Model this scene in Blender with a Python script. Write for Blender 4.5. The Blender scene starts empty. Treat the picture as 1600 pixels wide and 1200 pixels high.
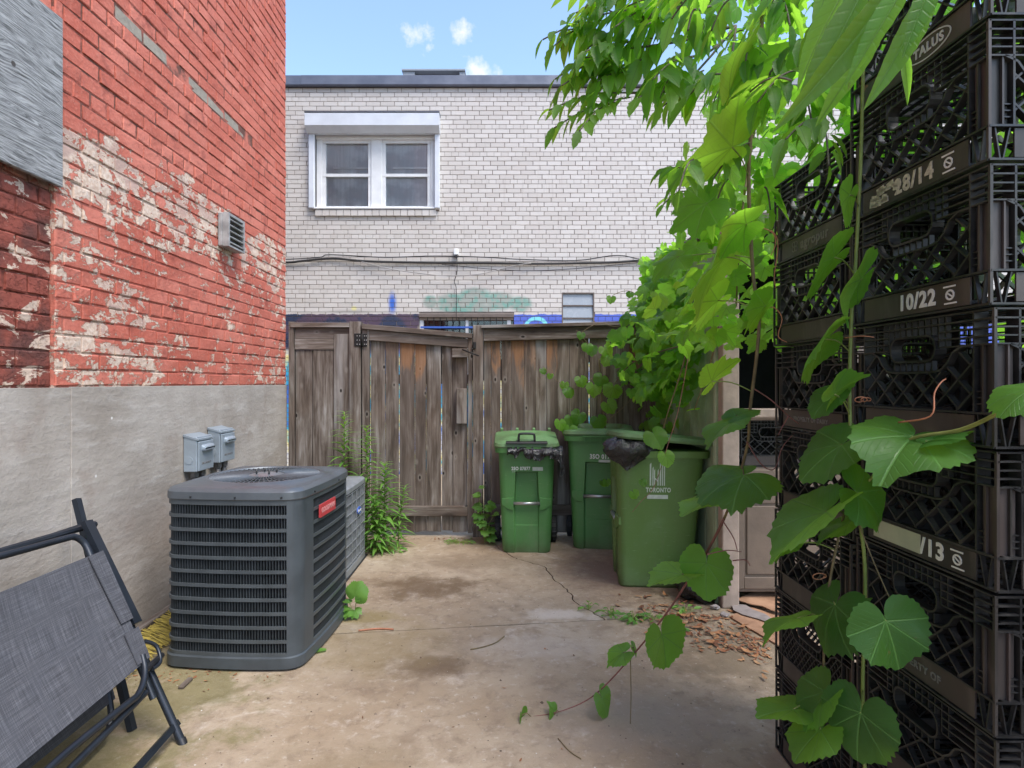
import bpy, math, random
import numpy as np
from mathutils import Vector, Matrix

# ------------------------------------------------------------------ camera, sky, sun, exposure
SC = bpy.context.scene
COL = SC.collection
F, CX, CY, CAMH = 920.0, 785.0, 598.0, 1.32      # focal length and principal point measured on the 1600 px photograph
cam_d = bpy.data.cameras.new('camera')
cam = bpy.data.objects.new('camera', cam_d); COL.objects.link(cam)
cam.location = (0, 0, CAMH); cam.rotation_euler = (math.radians(90), 0, 0)
cam_d.sensor_width = 36; cam_d.lens = F / 1600 * 36
cam_d.shift_x = (800 - CX) / 1600; cam_d.shift_y = -(600 - CY) / 1600
cam_d.clip_start = 0.05; cam_d.clip_end = 500
SC.camera = cam

SUN_EL, SUN_AZ = math.radians(58), math.radians(138)     # azimuth clockwise from +Y: high, behind the camera on the right
world = bpy.data.worlds.new('World'); SC.world = world; world.use_nodes = True
wn = world.node_tree.nodes; wl = world.node_tree.links
for n in list(wn): wn.remove(n)
w_out = wn.new('ShaderNodeOutputWorld'); w_bg = wn.new('ShaderNodeBackground')
w_sky = wn.new('ShaderNodeTexSky'); w_sky.sky_type = 'NISHITA'; w_sky.sun_disc = False
w_sky.sun_elevation = SUN_EL; w_sky.sun_rotation = SUN_AZ
w_sky.air_density = 1.0; w_sky.dust_density = 1.0; w_sky.ozone_density = 1.2
w_bg.inputs[1].default_value = 0.15
w_tc = wn.new('ShaderNodeTexCoord')
def wmath(op, a, b=None, clamp=False):
    m = wn.new('ShaderNodeMath'); m.operation = op; m.use_clamp = clamp
    for i, v in enumerate((a, b)):
        if v is None: continue
        if isinstance(v, (int, float)): m.inputs[i].default_value = v
        else: wl.new(v, m.inputs[i])
    return m.outputs[0]
w_no = wn.new('ShaderNodeTexNoise'); w_no.inputs['Scale'].default_value = 38; w_no.inputs['Detail'].default_value = 7
w_no.inputs['Roughness'].default_value = 0.6
wl.new(w_tc.outputs['Generated'], w_no.inputs['Vector'])
cloud = None
for (px, py, rx) in ((655, 56, 46), (724, 50, 38), (746, 112, 40), (300, -260, 60), (1300, -330, 80), (900, -420, 70)):
    d = Vector(((px - CX) / F, 1, (CY - py) / F)); ln = d.length; d.normalize()
    mp = wn.new('ShaderNodeMapping'); mp.vector_type = 'POINT'
    k = F * ln * 1.0 / rx
    mp.inputs['Location'].default_value = (-d.x * k, -d.y * k, -d.z * k * 1.7)
    mp.inputs['Scale'].default_value = (k, k, k * 1.7)
    wl.new(w_tc.outputs['Generated'], mp.inputs['Vector'])
    le = wn.new('ShaderNodeVectorMath'); le.operation = 'LENGTH'; wl.new(mp.outputs[0], le.inputs[0])
    b = wmath('SUBTRACT', 1.0, le.outputs['Value'], True)
    cloud = b if cloud is None else wmath('MAXIMUM', cloud, b)
cm = wmath('MULTIPLY', cloud, 1.1)
cm = wmath('ADD', cm, wmath('MULTIPLY', wmath('SUBTRACT', w_no.outputs[0], 0.60), 3.0))
cm = wmath('MULTIPLY', wmath('MULTIPLY', cm, .9, True), wmath('GREATER_THAN', cloud, 0.001))
w_mx = wn.new('ShaderNodeMix'); w_mx.data_type = 'RGBA'
wl.new(cm, w_mx.inputs[0]); wl.new(w_sky.outputs[0], w_mx.inputs[6]); w_mx.inputs[7].default_value = (3.0, 2.95, 2.9, 1)
wl.new(w_mx.outputs[2], w_bg.inputs[0]); wl.new(w_bg.outputs[0], w_out.inputs[0])

sun_d = bpy.data.lights.new('sun', 'SUN'); sun_d.energy = 1.5; sun_d.angle = math.radians(28); sun_d.color = (1, 0.95, 0.88)
sun = bpy.data.objects.new('sun', sun_d); COL.objects.link(sun)
sdir = Vector((math.sin(SUN_AZ) * math.cos(SUN_EL), math.cos(SUN_AZ) * math.cos(SUN_EL), math.sin(SUN_EL)))
sun.rotation_euler = sdir.to_track_quat('Z', 'Y').to_euler(); sun.location = (3, -3, 9)
vs = SC.view_settings; vs.view_transform = 'Standard'; vs.look = 'None'; vs.gamma = 1; vs.use_curve_mapping = False
vs.exposure = 1.42
SC.render.engine = 'CYCLES'
SC.cycles.max_bounces = 8; SC.cycles.diffuse_bounces = 4; SC.cycles.transparent_max_bounces = 12
SC.cycles.sample_clamp_indirect = 6
try: SC.cycles.use_denoising = True
except Exception: pass

random.seed(7); np.random.seed(7)
R = random.uniform
def P3(px, py, Y): return Vector(((px - CX) / F * Y, Y, CAMH - (py - CY) / F * Y))
def proj(p): return (CX + F * p[0] / p[1], CY - F * (p[2] - CAMH) / p[1])
def PX(px, Y): return (px - CX) / F * Y
def PZ(py, Y): return CAMH - (py - CY) / F * Y

# ------------------------------------------------------------------ node helpers
class NT:
    def __init__(s, name):
        s.m = bpy.data.materials.new(name); s.m.use_nodes = True
        s.n = s.m.node_tree.nodes; s.l = s.m.node_tree.links
        for x in list(s.n): s.n.remove(x)
        s.out = s.n.new('ShaderNodeOutputMaterial')
        s.b = s.n.new('ShaderNodeBsdfPrincipled'); s.l.new(s.b.outputs[0], s.out.inputs[0])
        s._g = s._t = s._o = None
    def put(s, sock, v):
        if isinstance(v, bpy.types.NodeSocket): s.l.new(v, sock)
        elif isinstance(v, (tuple, list)) and len(v) == 3 and sock.type == 'RGBA': sock.default_value = (*v, 1)
        else: sock.default_value = v
    def geo(s):
        if not s._g: s._g = s.n.new('ShaderNodeNewGeometry')
        return s._g
    def pos(s): return s.geo().outputs['Position']
    def tc(s, k='Object'):
        if not s._t: s._t = s.n.new('ShaderNodeTexCoord')
        return s._t.outputs[k]
    def rnd(s):
        if not s._o: s._o = s.n.new('ShaderNodeObjectInfo')
        a = s.math('ADD', s._o.outputs['Random'], s.geo().outputs['Random Per Island'])
        return s.math('FRACT', a)
    def math(s, op, a, b=None, c=None, clamp=False):
        m = s.n.new('ShaderNodeMath'); m.operation = op; m.use_clamp = clamp
        for i, v in enumerate((a, b, c)):
            if v is not None: s.put(m.inputs[i], v)
        return m.outputs[0]
    def xyz(s, v):
        x = s.n.new('ShaderNodeSeparateXYZ'); s.l.new(v, x.inputs[0]); return x.outputs
    def comb(s, x, y, z):
        c = s.n.new('ShaderNodeCombineXYZ'); s.put(c.inputs[0], x); s.put(c.inputs[1], y); s.put(c.inputs[2], z); return c.outputs[0]
    def mp(s, v, scale=(1, 1, 1), loc=(0, 0, 0), rot=(0, 0, 0)):
        m = s.n.new('ShaderNodeMapping'); s.l.new(v, m.inputs[0])
        m.inputs['Scale'].default_value = scale; m.inputs['Location'].default_value = loc; m.inputs['Rotation'].default_value = rot
        return m.outputs[0]
    def vadd(s, a, b):
        m = s.n.new('ShaderNodeVectorMath'); m.operation = 'ADD'; s.put(m.inputs[0], a); s.put(m.inputs[1], b); return m.outputs[0]
    def noise(s, v, scale=5, detail=4, rough=.55, dist=0):
        m = s.n.new('ShaderNodeTexNoise'); s.l.new(v, m.inputs['Vector'])
        m.inputs['Scale'].default_value = scale; m.inputs['Detail'].default_value = detail
        m.inputs['Roughness'].default_value = rough; m.inputs['Distortion'].default_value = dist
        return m.outputs[0]
    def vor(s, v, scale, feat='F1', out='Distance'):
        m = s.n.new('ShaderNodeTexVoronoi'); m.feature = feat; s.l.new(v, m.inputs['Vector']); m.inputs['Scale'].default_value = scale
        return m.outputs[out]
    def ramp(s, f, stops):
        m = s.n.new('ShaderNodeValToRGB'); s.put(m.inputs[0], f); e = m.color_ramp.elements
        while len(e) < len(stops): e.new(1)
        for i, (p, c) in enumerate(stops):
            e[i].position = p; e[i].color = (*c, 1) if isinstance(c, tuple) else (c, c, c, 1)
        return m.outputs[0]
    def mr(s, f, a, b, c=0, d=1, smooth=True):
        m = s.n.new('ShaderNodeMapRange'); s.put(m.inputs[0], f); m.clamp = True
        if smooth: m.interpolation_type = 'SMOOTHSTEP'
        for i, v in zip((1, 2, 3, 4), (a, b, c, d)): s.put(m.inputs[i], v)
        return m.outputs[0]
    def mix(s, f, a, b, mode='MIX'):
        m = s.n.new('ShaderNodeMix'); m.data_type = 'RGBA'; m.blend_type = mode
        s.put(m.inputs[0], f); s.put(m.inputs[6], a); s.put(m.inputs[7], b); return m.outputs[2]
    def bump(s, h, st=.3, dist=.01, base=None):
        m = s.n.new('ShaderNodeBump'); m.inputs['Strength'].default_value = st; m.inputs['Distance'].default_value = dist
        s.l.new(h, m.inputs['Height'])
        if base is not None: s.l.new(base, m.inputs['Normal'])
        s.l.new(m.outputs[0], s.b.inputs['Normal']); return m.outputs[0]
    def set(s, col=None, rough=None, metal=None, spec=None):
        if col is not None: s.put(s.b.inputs['Base Color'], col)
        if rough is not None: s.put(s.b.inputs['Roughness'], rough)
        if metal is not None: s.put(s.b.inputs['Metallic'], metal)
        if spec is not None: s.put(s.b.inputs['Specular IOR Level'], spec)
        return s
MAT = {}
def simple(name, col, rough=.5, metal=0, var=.15, scale=12, bump=.0, spec=.5):
    t = NT(name); v = t.tc('Object')
    n = t.noise(v, scale, 5, .6)
    c = t.mix(t.mr(n, .3, .7, 0, 1), tuple(x * (1 - var) for x in col), tuple(min(1, x * (1 + var)) for x in col))
    t.set(c, t.mr(n, .3, .7, max(.05, rough - .08), min(1, rough + .08)), metal, spec)
    if bump: t.bump(t.noise(v, scale * 8, 4), bump, .004)
    MAT[name] = t.m; return t.m

# ------------------------------------------------------------------ mesh helpers
class MB:
    def __init__(s): s.v = []; s.f = []; s.uv = []
    def add(s, vs, fs):
        o = len(s.v); s.v.extend(tuple(v) for v in vs); s.f.extend(tuple(i + o for i in f) for f in fs); return s
    BF = ((0, 3, 2, 1), (4, 5, 6, 7), (0, 1, 5, 4), (1, 2, 6, 5), (2, 3, 7, 6), (3, 0, 4, 7))
    def box(s, x0, x1, y0, y1, z0, z1):
        return s.add([(x0, y0, z0), (x1, y0, z0), (x1, y1, z0), (x0, y1, z0), (x0, y0, z1), (x1, y0, z1), (x1, y1, z1), (x0, y1, z1)], s.BF)
    def cbox(s, x0, x1, y0, y1, z0, z1, c=.004):
        """chamfered box"""
        xs = (x0, x0 + c, x1 - c, x1); ys = (y0, y0 + c, y1 - c, y1); zs = (z0, z0 + c, z1 - c, z1)
        P = {}; V = []
        for ax in range(3):
            for i in (1, 2):
                for j in (1, 2):
                    for k in (0, 3):
                        t = [i, j]; t.insert(ax, k); P[tuple(t)] = len(V); V.append((xs[t[0]], ys[t[1]], zs[t[2]]))
        Fc = []
        for ax in range(3):
            for k in (0, 3):
                q = []
                for (i, j) in ((1, 1), (2, 1), (2, 2), (1, 2)):
                    t = [i, j]; t.insert(ax, k); q.append(P[tuple(t)])
                flip = (k == 0) ^ (ax == 1); Fc.append(tuple(q[::-1] if flip else q))
        for ax in range(3):                                   # edge chamfers along ax
            a, b = [(1, 2), (0, 2), (0, 1)][ax]
            for ka in (0, 3):
                for kb in (0, 3):
                    ia = 1 if ka == 0 else 2; ib = 1 if kb == 0 else 2
                    def key(w, va, vb):
                        t = [0, 0, 0]; t[ax] = w; t[a] = va; t[b] = vb; return P[tuple(t)]
                    Fc.append((key(1, ka, ib), key(2, ka, ib), key(2, ia, kb), key(1, ia, kb)))
        for kx in (0, 3):
            for ky in (0, 3):
                for kz in (0, 3):
                    ix, iy, iz = (1 if k == 0 else 2 for k in (kx, ky, kz))
                    Fc.append((P[(kx, iy, iz)], P[(ix, ky, iz)], P[(ix, iy, kz)]))
        return s.add(V, Fc)
    def prism(s, pts, ext):
        """pts: planar 3D polygon, ext: extrusion vector"""
        n = len(pts); e = Vector(ext); p = [Vector(q) for q in pts]
        return s.add(p + [q + e for q in p], [tuple(range(n))[::-1], tuple(range(n, 2 * n))] + [(i, (i + 1) % n, n + (i + 1) % n, n + i) for i in range(n)])
    def tube(s, pts, r, n=8, caps=True, flat=None):
        pts = [Vector(p) for p in pts]; rs = r if isinstance(r, (list, tuple)) else [r] * len(pts)
        o = len(s.v); up = Vector((0, 0, 1)); prev = None
        for i, p in enumerate(pts):
            d = (pts[min(i + 1, len(pts) - 1)] - pts[max(i - 1, 0)])
            if d.length < 1e-9: d = Vector((0, 0, 1))
            d.normalize()
            a = prev if prev is not None else (up if abs(d.z) < .9 else Vector((1, 0, 0)))
            x = (a - d * a.dot(d))
            if x.length < 1e-6: x = d.orthogonal()
            x.normalize(); y = d.cross(x); prev = x
            for k in range(n):
                t = 2 * math.pi * k / n
                s.v.append(tuple(p + (x * math.cos(t) + y * math.sin(t) * (flat or 1)) * rs[i]))
        for i in range(len(pts) - 1):
            for k in range(n):
                a = o + i * n + k; b = o + i * n + (k + 1) % n
                s.f.append((a, b, b + n, a + n))
        if caps:
            s.f.append(tuple(o + k for k in range(n))[::-1]); e = o + (len(pts) - 1) * n
            s.f.append(tuple(e + k for k in range(n)))
        return s
    def loft(s, rings, cap0=True, cap1=True, closed=True):
        n = len(rings[0]); o = len(s.v)
        for r in rings: s.v.extend(tuple(p) for p in r)
        for i in range(len(rings) - 1):
            for k in range(n if closed else n - 1):
                a = o + i * n + k; b = o + i * n + (k + 1) % n
                s.f.append((a, b, b + n, a + n))
        if cap0: s.f.append(tuple(o + k for k in range(n))[::-1])
        if cap1: s.f.append(tuple(o + (len(rings) - 1) * n + k for k in range(n)))
        return s
    def lathe(s, prof, n=24, c=(0, 0, 0), axis='z'):
        rings = []
        for (r, h) in prof:
            ring = []
            for k in range(n):
                t = 2 * math.pi * k / n; a, b = r * math.cos(t), r * math.sin(t)
                ring.append((c[0] + a, c[1] + b, c[2] + h) if axis == 'z' else (c[0] + h, c[1] + a, c[2] + b) if axis == 'x' else (c[0] + b, c[1] + h, c[2] + a))
            rings.append(ring)
        return s.loft(rings)
    def mesh(s, name, mat, smooth=False):
        me = bpy.data.meshes.new(name); me.from_pydata(s.v, [], s.f)
        if s.uv:
            u = me.uv_layers.new(name='UVMap'); li = np.empty(len(me.loops), dtype=np.int32); me.loops.foreach_get('vertex_index', li)
            u.data.foreach_set('uv', np.asarray(s.uv, dtype=np.float32)[li].ravel())
        if mat: me.materials.append(MAT[mat] if isinstance(mat, str) else mat)
        if smooth is True: me.polygons.foreach_set('use_smooth', [True] * len(me.polygons))
        elif smooth: me.set_sharp_from_angle(angle=math.radians(smooth)); me.polygons.foreach_set('use_smooth', [True] * len(me.polygons)); me.set_sharp_from_angle(angle=math.radians(smooth))
        me.update(); return me
    def build(s, name, mat, parent=None, smooth=False, kind=None):
        return link(name, s.mesh(name, mat, smooth), parent, kind)
def link(name, me, parent=None, kind=None, M=None):
    o = bpy.data.objects.new(name, me); COL.objects.link(o)
    if parent: o.parent = parent
    if M is not None: o.matrix_local = M
    if kind: o['kind'] = kind
    return o
def thing(name, label, cat, loc=(0, 0, 0), rz=0, group=None):
    o = bpy.data.objects.new(name, None); COL.objects.link(o); o.empty_display_size = .1
    o.location = loc; o.rotation_euler = (0, 0, rz); tag(o, label, cat, group); return o
def tag(o, label, cat, group=None):
    o['label'] = label; o['category'] = cat
    if group: o['group'] = group
    return o
def text_obj(name, s, size, mat, parent, M, align='CENTER', stretch=1.0):
    cu = bpy.data.curves.new('txt', 'FONT'); cu.body = s; cu.size = size; cu.align_x = align; cu.align_y = 'CENTER'; cu.extrude = .0006
    cu.resolution_u = 3; cu.space_character = 1.12; cu.offset = size * .034
    tmp = bpy.data.objects.new('txt', cu); me = bpy.data.meshes.new_from_object(tmp); bpy.data.objects.remove(tmp); bpy.data.curves.remove(cu)
    me.materials.clear(); me.materials.append(MAT[mat]); me.name = name
    return link(name, me, parent, None, M @ Matrix.Diagonal((stretch, 1, 1, 1)))
def frame(o, x, y, z):
    M = Matrix.Identity(4)
    for i, a in enumerate((x, y, z)): M.col[i][:3] = a
    M.col[3][:3] = o; return M
def MX(o): return frame(o, (0, -1, 0), (0, 0, 1), (-1, 0, 0))      # text plane facing -X
def MY(o): return frame(o, (1, 0, 0), (0, 0, 1), (0, -1, 0))       # facing the camera (-Y)
def copy_tree(o, parent=None):
    c = o.copy(); COL.objects.link(c); c.parent = parent
    for ch in list(o.children): copy_tree(ch, c)
    return c
def smooth_path(pts, sub=6):
    pts = [Vector(p) for p in pts]; out = []
    for i in range(len(pts) - 1):
        p0 = pts[max(i - 1, 0)]; p1 = pts[i]; p2 = pts[i + 1]; p3 = pts[min(i + 2, len(pts) - 1)]
        for k in range(sub):
            t = k / sub
            out.append(.5 * ((2 * p1) + (p2 - p0) * t + (2 * p0 - 5 * p1 + 4 * p2 - p3) * t * t + (3 * p1 - p0 - 3 * p2 + p3) * t ** 3))
    out.append(pts[-1]); return out
def rrect(x0, x1, y0, y1, r, n=5):
    out = []
    for (cx, cy, a0) in ((x1 - r, y1 - r, 0), (x0 + r, y1 - r, 90), (x0 + r, y0 + r, 180), (x1 - r, y0 + r, 270)):
        for k in range(n + 1):
            a = math.radians(a0 + 90 * k / n); out.append((cx + r * math.cos(a), cy + r * math.sin(a)))
    return out

# ------------------------------------------------------------------ materials
def m_redbrick(key='red', jt=0.0):
    t = NT('painted_red_brick' if not jt else 'painted_red_joint'); p = t.pos(); xyz = t.xyz(p); r = t.rnd()
    big = t.noise(p, 2.2, 3); med = t.noise(t.mp(p, (1, .7, 1.15)), 13, 9, .72, .35); fine = t.noise(p, 60, 4, .6)
    red = t.mix(t.mr(big, .35, .65), (.49, .135, .092), (.58, .19, .135))
    red = t.mix(t.mr(r, 0, 1, 0, .6), red, (.42, .095, .060))
    red = t.mix(t.mr(fine, .45, .75, 0, .35), red, (.64, .26, .19))
    soot = t.mr(t.noise(p, 7, 7, .68), .52, .72, 0, .6); red = t.mix(soot, red, (.20, .05, .04))
    # paint lost below the old roof line of a lean-to at 2.5 m: undercoat and pale mortar show
    z = t.math('ADD', xyz[2], t.math('MULTIPLY', t.math('SUBTRACT', t.noise(p, 5, 4), .5), .5))
    reg = t.mr(z, 2.56, 2.40, 0, 1)
    band = t.math('MULTIPLY', reg, t.mr(z, 1.9, 2.3, 0, 1))
    near = t.mr(xyz[1], 3.4, 2.3, 0, 1)
    th = t.math('SUBTRACT', .728, t.math('ADD', t.math('MULTIPLY', reg, .15), t.math('ADD', t.math('MULTIPLY', band, .085), t.math('MULTIPLY', t.math('MULTIPLY', near, reg), .06))))
    th = t.math('ADD', th, t.math('MULTIPLY', t.math('SUBTRACT', t.noise(p, 2.4, 3), .5), .20))
    low = t.math('MULTIPLY', t.mr(z, 1.75, 1.45, 0, 1), .035); th = t.math('SUBTRACT', th, low)
    d = t.math('SUBTRACT', med, th)
    peel = t.mr(d, -.004, .022); core = t.mr(d, .035, .06)
    white = t.mix(t.mr(fine, .35, .7), (.56, .40, .30), (.68, .55, .45))
    bare = t.mix(big, (.46, .26, .20), (.52, .40, .34))
    c = t.mix(peel, red, t.mix(t.math('MULTIPLY', core, t.mr(t.noise(p, 4, 2), .5, .56)), white, bare))
    # bricked-up window nearest the camera: darker bare brick with cream patches
    inf = t.mr(xyz[1], 2.452, 2.448, 0, 1)
    dk = t.mix(t.mr(t.noise(p, 5, 4), .4, .6), (.27, .072, .050), (.135, .052, .042))
    dk = t.mix(t.mr(t.noise(t.mp(p, (1, .6, 1.3)), 8, 8, .68, .7), .56, .585), dk, t.mix(fine, (.50, .36, .27), (.66, .52, .42)))
    c = t.mix(t.math('MULTIPLY', inf, t.mr(xyz[2], 2.2, 2.1, 0, 1)), c, dk)
    if jt: c = t.mix(t.math('MULTIPLY', t.math('MULTIPLY', t.mr(t.noise(p, 9, 5, .6), .38, .56), t.mr(z, 2.35, 2.6, .35, 1)), .9), c, t.mix(fine, (.075, .040, .030), (.16, .085, .065)))
    t.set(c, .82, spec=.25)
    h = t.math('ADD', t.math('MULTIPLY', fine, .5), t.math('ADD', t.math('MULTIPLY', peel, -.55), t.noise(p, 18, 5, .6)))
    t.bump(h, .8, .008); MAT[key] = t.m
m_redbrick(); m_redbrick('red_joint', 1.0)
def m_graystone():
    t = NT('grey_unpainted_brick'); p = t.pos(); n = t.noise(p, 30, 6, .65)
    t.set(t.mix(n, (.18, .15, .12), (.40, .35, .28)), .9); t.bump(n, .7, .006); MAT['stone'] = t.m
m_graystone()
def m_stucco():
    t = NT('grey_parging'); p = t.pos(); xyz = t.xyz(p)
    n = t.noise(p, 1.7, 5, .6); f = t.noise(p, 40, 5, .65); sc = t.noise(t.mp(p, (1, .35, 1.6), rot=(.5, 0, 0)), 9, 5, .6)
    c = t.mix(t.mr(n, .3, .7), (.30, .26, .22), (.43, .385, .34))
    c = t.mix(t.mr(sc, .5, .72, 0, .4), c, (.56, .52, .48)); c = t.mix(t.mr(f, .55, .8, 0, .35), c, (.24, .20, .17))
    st = t.math('MULTIPLY', t.mr(t.noise(p, 3.1, 4, .6), .55, .68), .45); c = t.mix(st, c, (.27, .21, .17))
    low = t.math('MULTIPLY', t.mr(t.math('ADD', xyz[2], t.math('MULTIPLY', n, .4)), .62, .2), .5); c = t.mix(low, c, (.23, .19, .15))
    c = t.mix(t.math('MULTIPLY', t.mr(t.vor(p, 3.3), .035, .02), .8), c, (.75, .73, .70))
    t.set(c, .9, spec=.2); t.bump(t.math('ADD', t.math('MULTIPLY', f, .6), t.math('ADD', sc, n)), .45, .012); MAT['stucco'] = t.m
m_stucco()
YW = 8.7
def m_white():
    t = NT('white_glazed_brick'); p = t.pos(); xyz = t.xyz(p); r = t.rnd()
    n = t.noise(p, 3, 5, .6); f = t.noise(p, 70, 4, .6)
    c = t.mix(r, (.525, .482, .44), (.60, .56, .52)); c = t.mix(t.mr(n, .45, .75, 0, .35), c, (.56, .50, .47))
    drip = t.noise(t.mp(p, (6, 1, .5)), 3, 4, .6); c = t.mix(t.mr(drip, .55, .75, 0, .4), c, (.40, .35, .31)); c = t.mix(t.mr(t.noise(p, 14, 6, .7), .62, .75, 0, .4), c, (.42, .36, .31))
    # spray paint: a low mural band with overspray above it (paint on the bricks, fixed in place)
    wob = t.math('MULTIPLY', t.math('SUBTRACT', t.noise(p, 9, 4, .6), .5), .22)
    def blob(cx, cz, rx, rz, soft, amt):
        dx = t.math('DIVIDE', t.math('SUBTRACT', xyz[0], cx), rx); dz = t.math('DIVIDE', t.math('SUBTRACT', xyz[2], cz), rz)
        d = t.math('SQRT', t.math('ADD', t.math('MULTIPLY', dx, dx), t.math('MULTIPLY', dz, dz)))
        return t.math('MULTIPLY', t.mr(t.math('ADD', d, wob), 1, 1 - soft), amt)
    def mx(px): return PX(px, YW)
    def mz(py): return PZ(py, YW)
    g = None
    for (bx, bz, rx, rz) in ((672, 472, 14, 13), (705, 472, 30, 17), (742, 466, 34, 21), (780, 471, 32, 18), (812, 475, 24, 15), (728, 482, 66, 9)):
        b = blob(mx(bx), mz(bz), rx * YW / F, rz * YW / F, .45, .92); g = b if g is None else t.math('MAXIMUM', g, b)
    c = t.mix(g, c, t.mix(t.mr(t.noise(p, 7, 3), .45, .6), (.30, .33, .29), (.16, .34, .28)))
    c = t.mix(blob(mx(1012), mz(470), .19, .24, .6, .6), c, (.25, .28, .26))
    c = t.mix(blob(mx(553), mz(482), .06, .05, .7, .7), c, (.75, .68, .22))
    c = t.mix(blob(mx(545), mz(487), .42, .05, .8, .4), c, (.22, .20, .19))
    c = t.mix(blob(mx(613), mz(474), .085, .23, .8, .95), c, (.02, .12, .52))
    ed = t.math('ADD', xyz[2], t.math('MULTIPLY', wob, .25))
    left = t.math('MULTIPLY', t.mr(ed, mz(490), mz(491.5)), t.mr(xyz[0], mx(656), mx(654)))
    c = t.mix(left, c, t.mix(t.mr(t.noise(p, 4, 3), .45, .55), (.035, .045, .085), (.09, .06, .09)))
    right = t.math('MULTIPLY', t.mr(ed, mz(490.5), mz(492)), t.mr(xyz[0], mx(800), mx(802)))
    c = t.mix(right, c, (.085, .13, .50))
    ring = t.math('SUBTRACT', blob(mx(838), mz(514), .20, .19, .08, 1), blob(mx(838), mz(514), .145, .135, .08, 1))
    c = t.mix(t.math('MULTIPLY', ring, right, clamp=True), c, (.20, .62, .70))
    bands = t.ramp(t.noise(p, 2.6, 3), [(.35, (.06, .17, .55)), (.45, (.05, .45, .62)), (.52, (.75, .65, .25)), (.58, (.70, .68, .62)), (.66, (.10, .20, .55))])
    c = t.mix(t.mr(xyz[2], 1.85, 1.75), c, bands)
    t.set(c, .45, spec=.35); t.bump(t.math('ADD', f, t.math('MULTIPLY', n, .6)), .25, .004); MAT['white'] = t.m
m_white()
def m_mortar():
    t = NT('brown_mortar'); p = t.pos(); n = t.noise(p, 25, 4)
    t.set(t.mix(n, (.20, .155, .13), (.33, .275, .24)), .95); MAT['mortar'] = t.m
m_mortar()
def m_concrete():
    t = NT('yard_concrete'); p = t.pos(); xyz = t.xyz(p)
    big = t.noise(p, .9, 5, .6); med = t.noise(p, 4.5, 7, .65, .4); fine = t.noise(p, 90, 4, .7); grit = t.vor(p, 130)
    c = t.mix(t.mr(big, .35, .65), (.305, .226, .150), (.405, .325, .237))
    c = t.mix(t.mr(med, .5, .7, 0, .6), c, (.22, .155, .105))
    c = t.mix(t.mr(t.noise(p, 2.6, 6, .7, .8), .56, .68, 0, .55), c, (.53, .45, .375))
    c = t.mix(t.mr(t.noise(p, 14, 7, .7, .3), .48, .68, 0, .55), c, (.20, .145, .10)); c = t.mix(t.mr(t.noise(p, 22, 6, .7), .54, .70, 0, .5), c, (.54, .47, .395))
    def spot(x, y, rx, ry, col, amt):
        nonlocal c
        dx = t.math('DIVIDE', t.math('SUBTRACT', xyz[0], x), rx); dy = t.math('DIVIDE', t.math('SUBTRACT', xyz[1], y), ry)
        d = t.math('ADD', t.math('SQRT', t.math('ADD', t.math('MULTIPLY', dx, dx), t.math('MULTIPLY', dy, dy))), t.math('MULTIPLY', t.math('SUBTRACT', t.noise(p, 6, 6, .68), .5), 2.0))
        c = t.mix(t.mr(d, 1.0, .2, 0, amt), c, col)
    spot(-.50, 3.80, .52, .30, (.13, .082, .045), .85); spot(-.33, 2.75, .30, .17, (.14, .09, .052), .8)
    spot(-.25, 4.35, .7, .25, (.20, .145, .095), .6); spot(.75, 4.1, .45, .7, (.19, .125, .09), .75); spot(1.15, 2.9, .5, .6, (.15, .115, .075), .75)
    spot(.35, 3.35, .35, .12, (.60, .53, .46), .6); spot(-.75, 3.3, .3, .16, (.22, .16, .06), .7); spot(.5, 2.3, .6, .3, (.27, .215, .17), .6)
    spot(-.5, 1.9, .5, .35, (.24, .18, .11), .6); spot(1.25, 3.55, .5, .3, (.10, .075, .05), .8); spot(-.62, 2.95, .5, .4, (.25, .18, .09), .6); spot(.2, 2.95, .5, .2, (.47, .40, .33), .5)
    c = t.mix(t.mr(t.noise(p, 45, 5, .75), .60, .70, 0, .55), c, (.13, .10, .075)); c = t.mix(t.mr(t.noise(p, 38, 5, .75, .3), .62, .70, 0, .45), c, (.58, .53, .46))
    mo = t.math('ADD', t.math('MULTIPLY', t.mr(xyz[0], -.45, -1.5), .34), t.math('MULTIPLY', t.noise(p, 3.3, 7, .7), 1.0))
    mo = t.math('MULTIPLY', t.mr(mo, .66, .84), t.mr(xyz[1], 3.2, 2.75)); c = t.mix(t.math('MULTIPLY', mo, .62), c, t.mix(med, (.16, .15, .035), (.085, .080, .025)))
    c = t.mix(t.mr(fine, .6, .8, 0, .5), c, (.16, .12, .09)); c = t.mix(t.mr(grit, .12, .05, 0, .5), c, (.55, .48, .42))
    t.set(c, t.mr(med, .4, .7, .8, .55), spec=.3); t.bump(t.math('ADD', t.math('MULTIPLY', fine, .8), t.math('ADD', med, t.noise(p, 30, 6, .7))), .5, .007); MAT['concrete'] = t.m
m_concrete()
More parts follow.
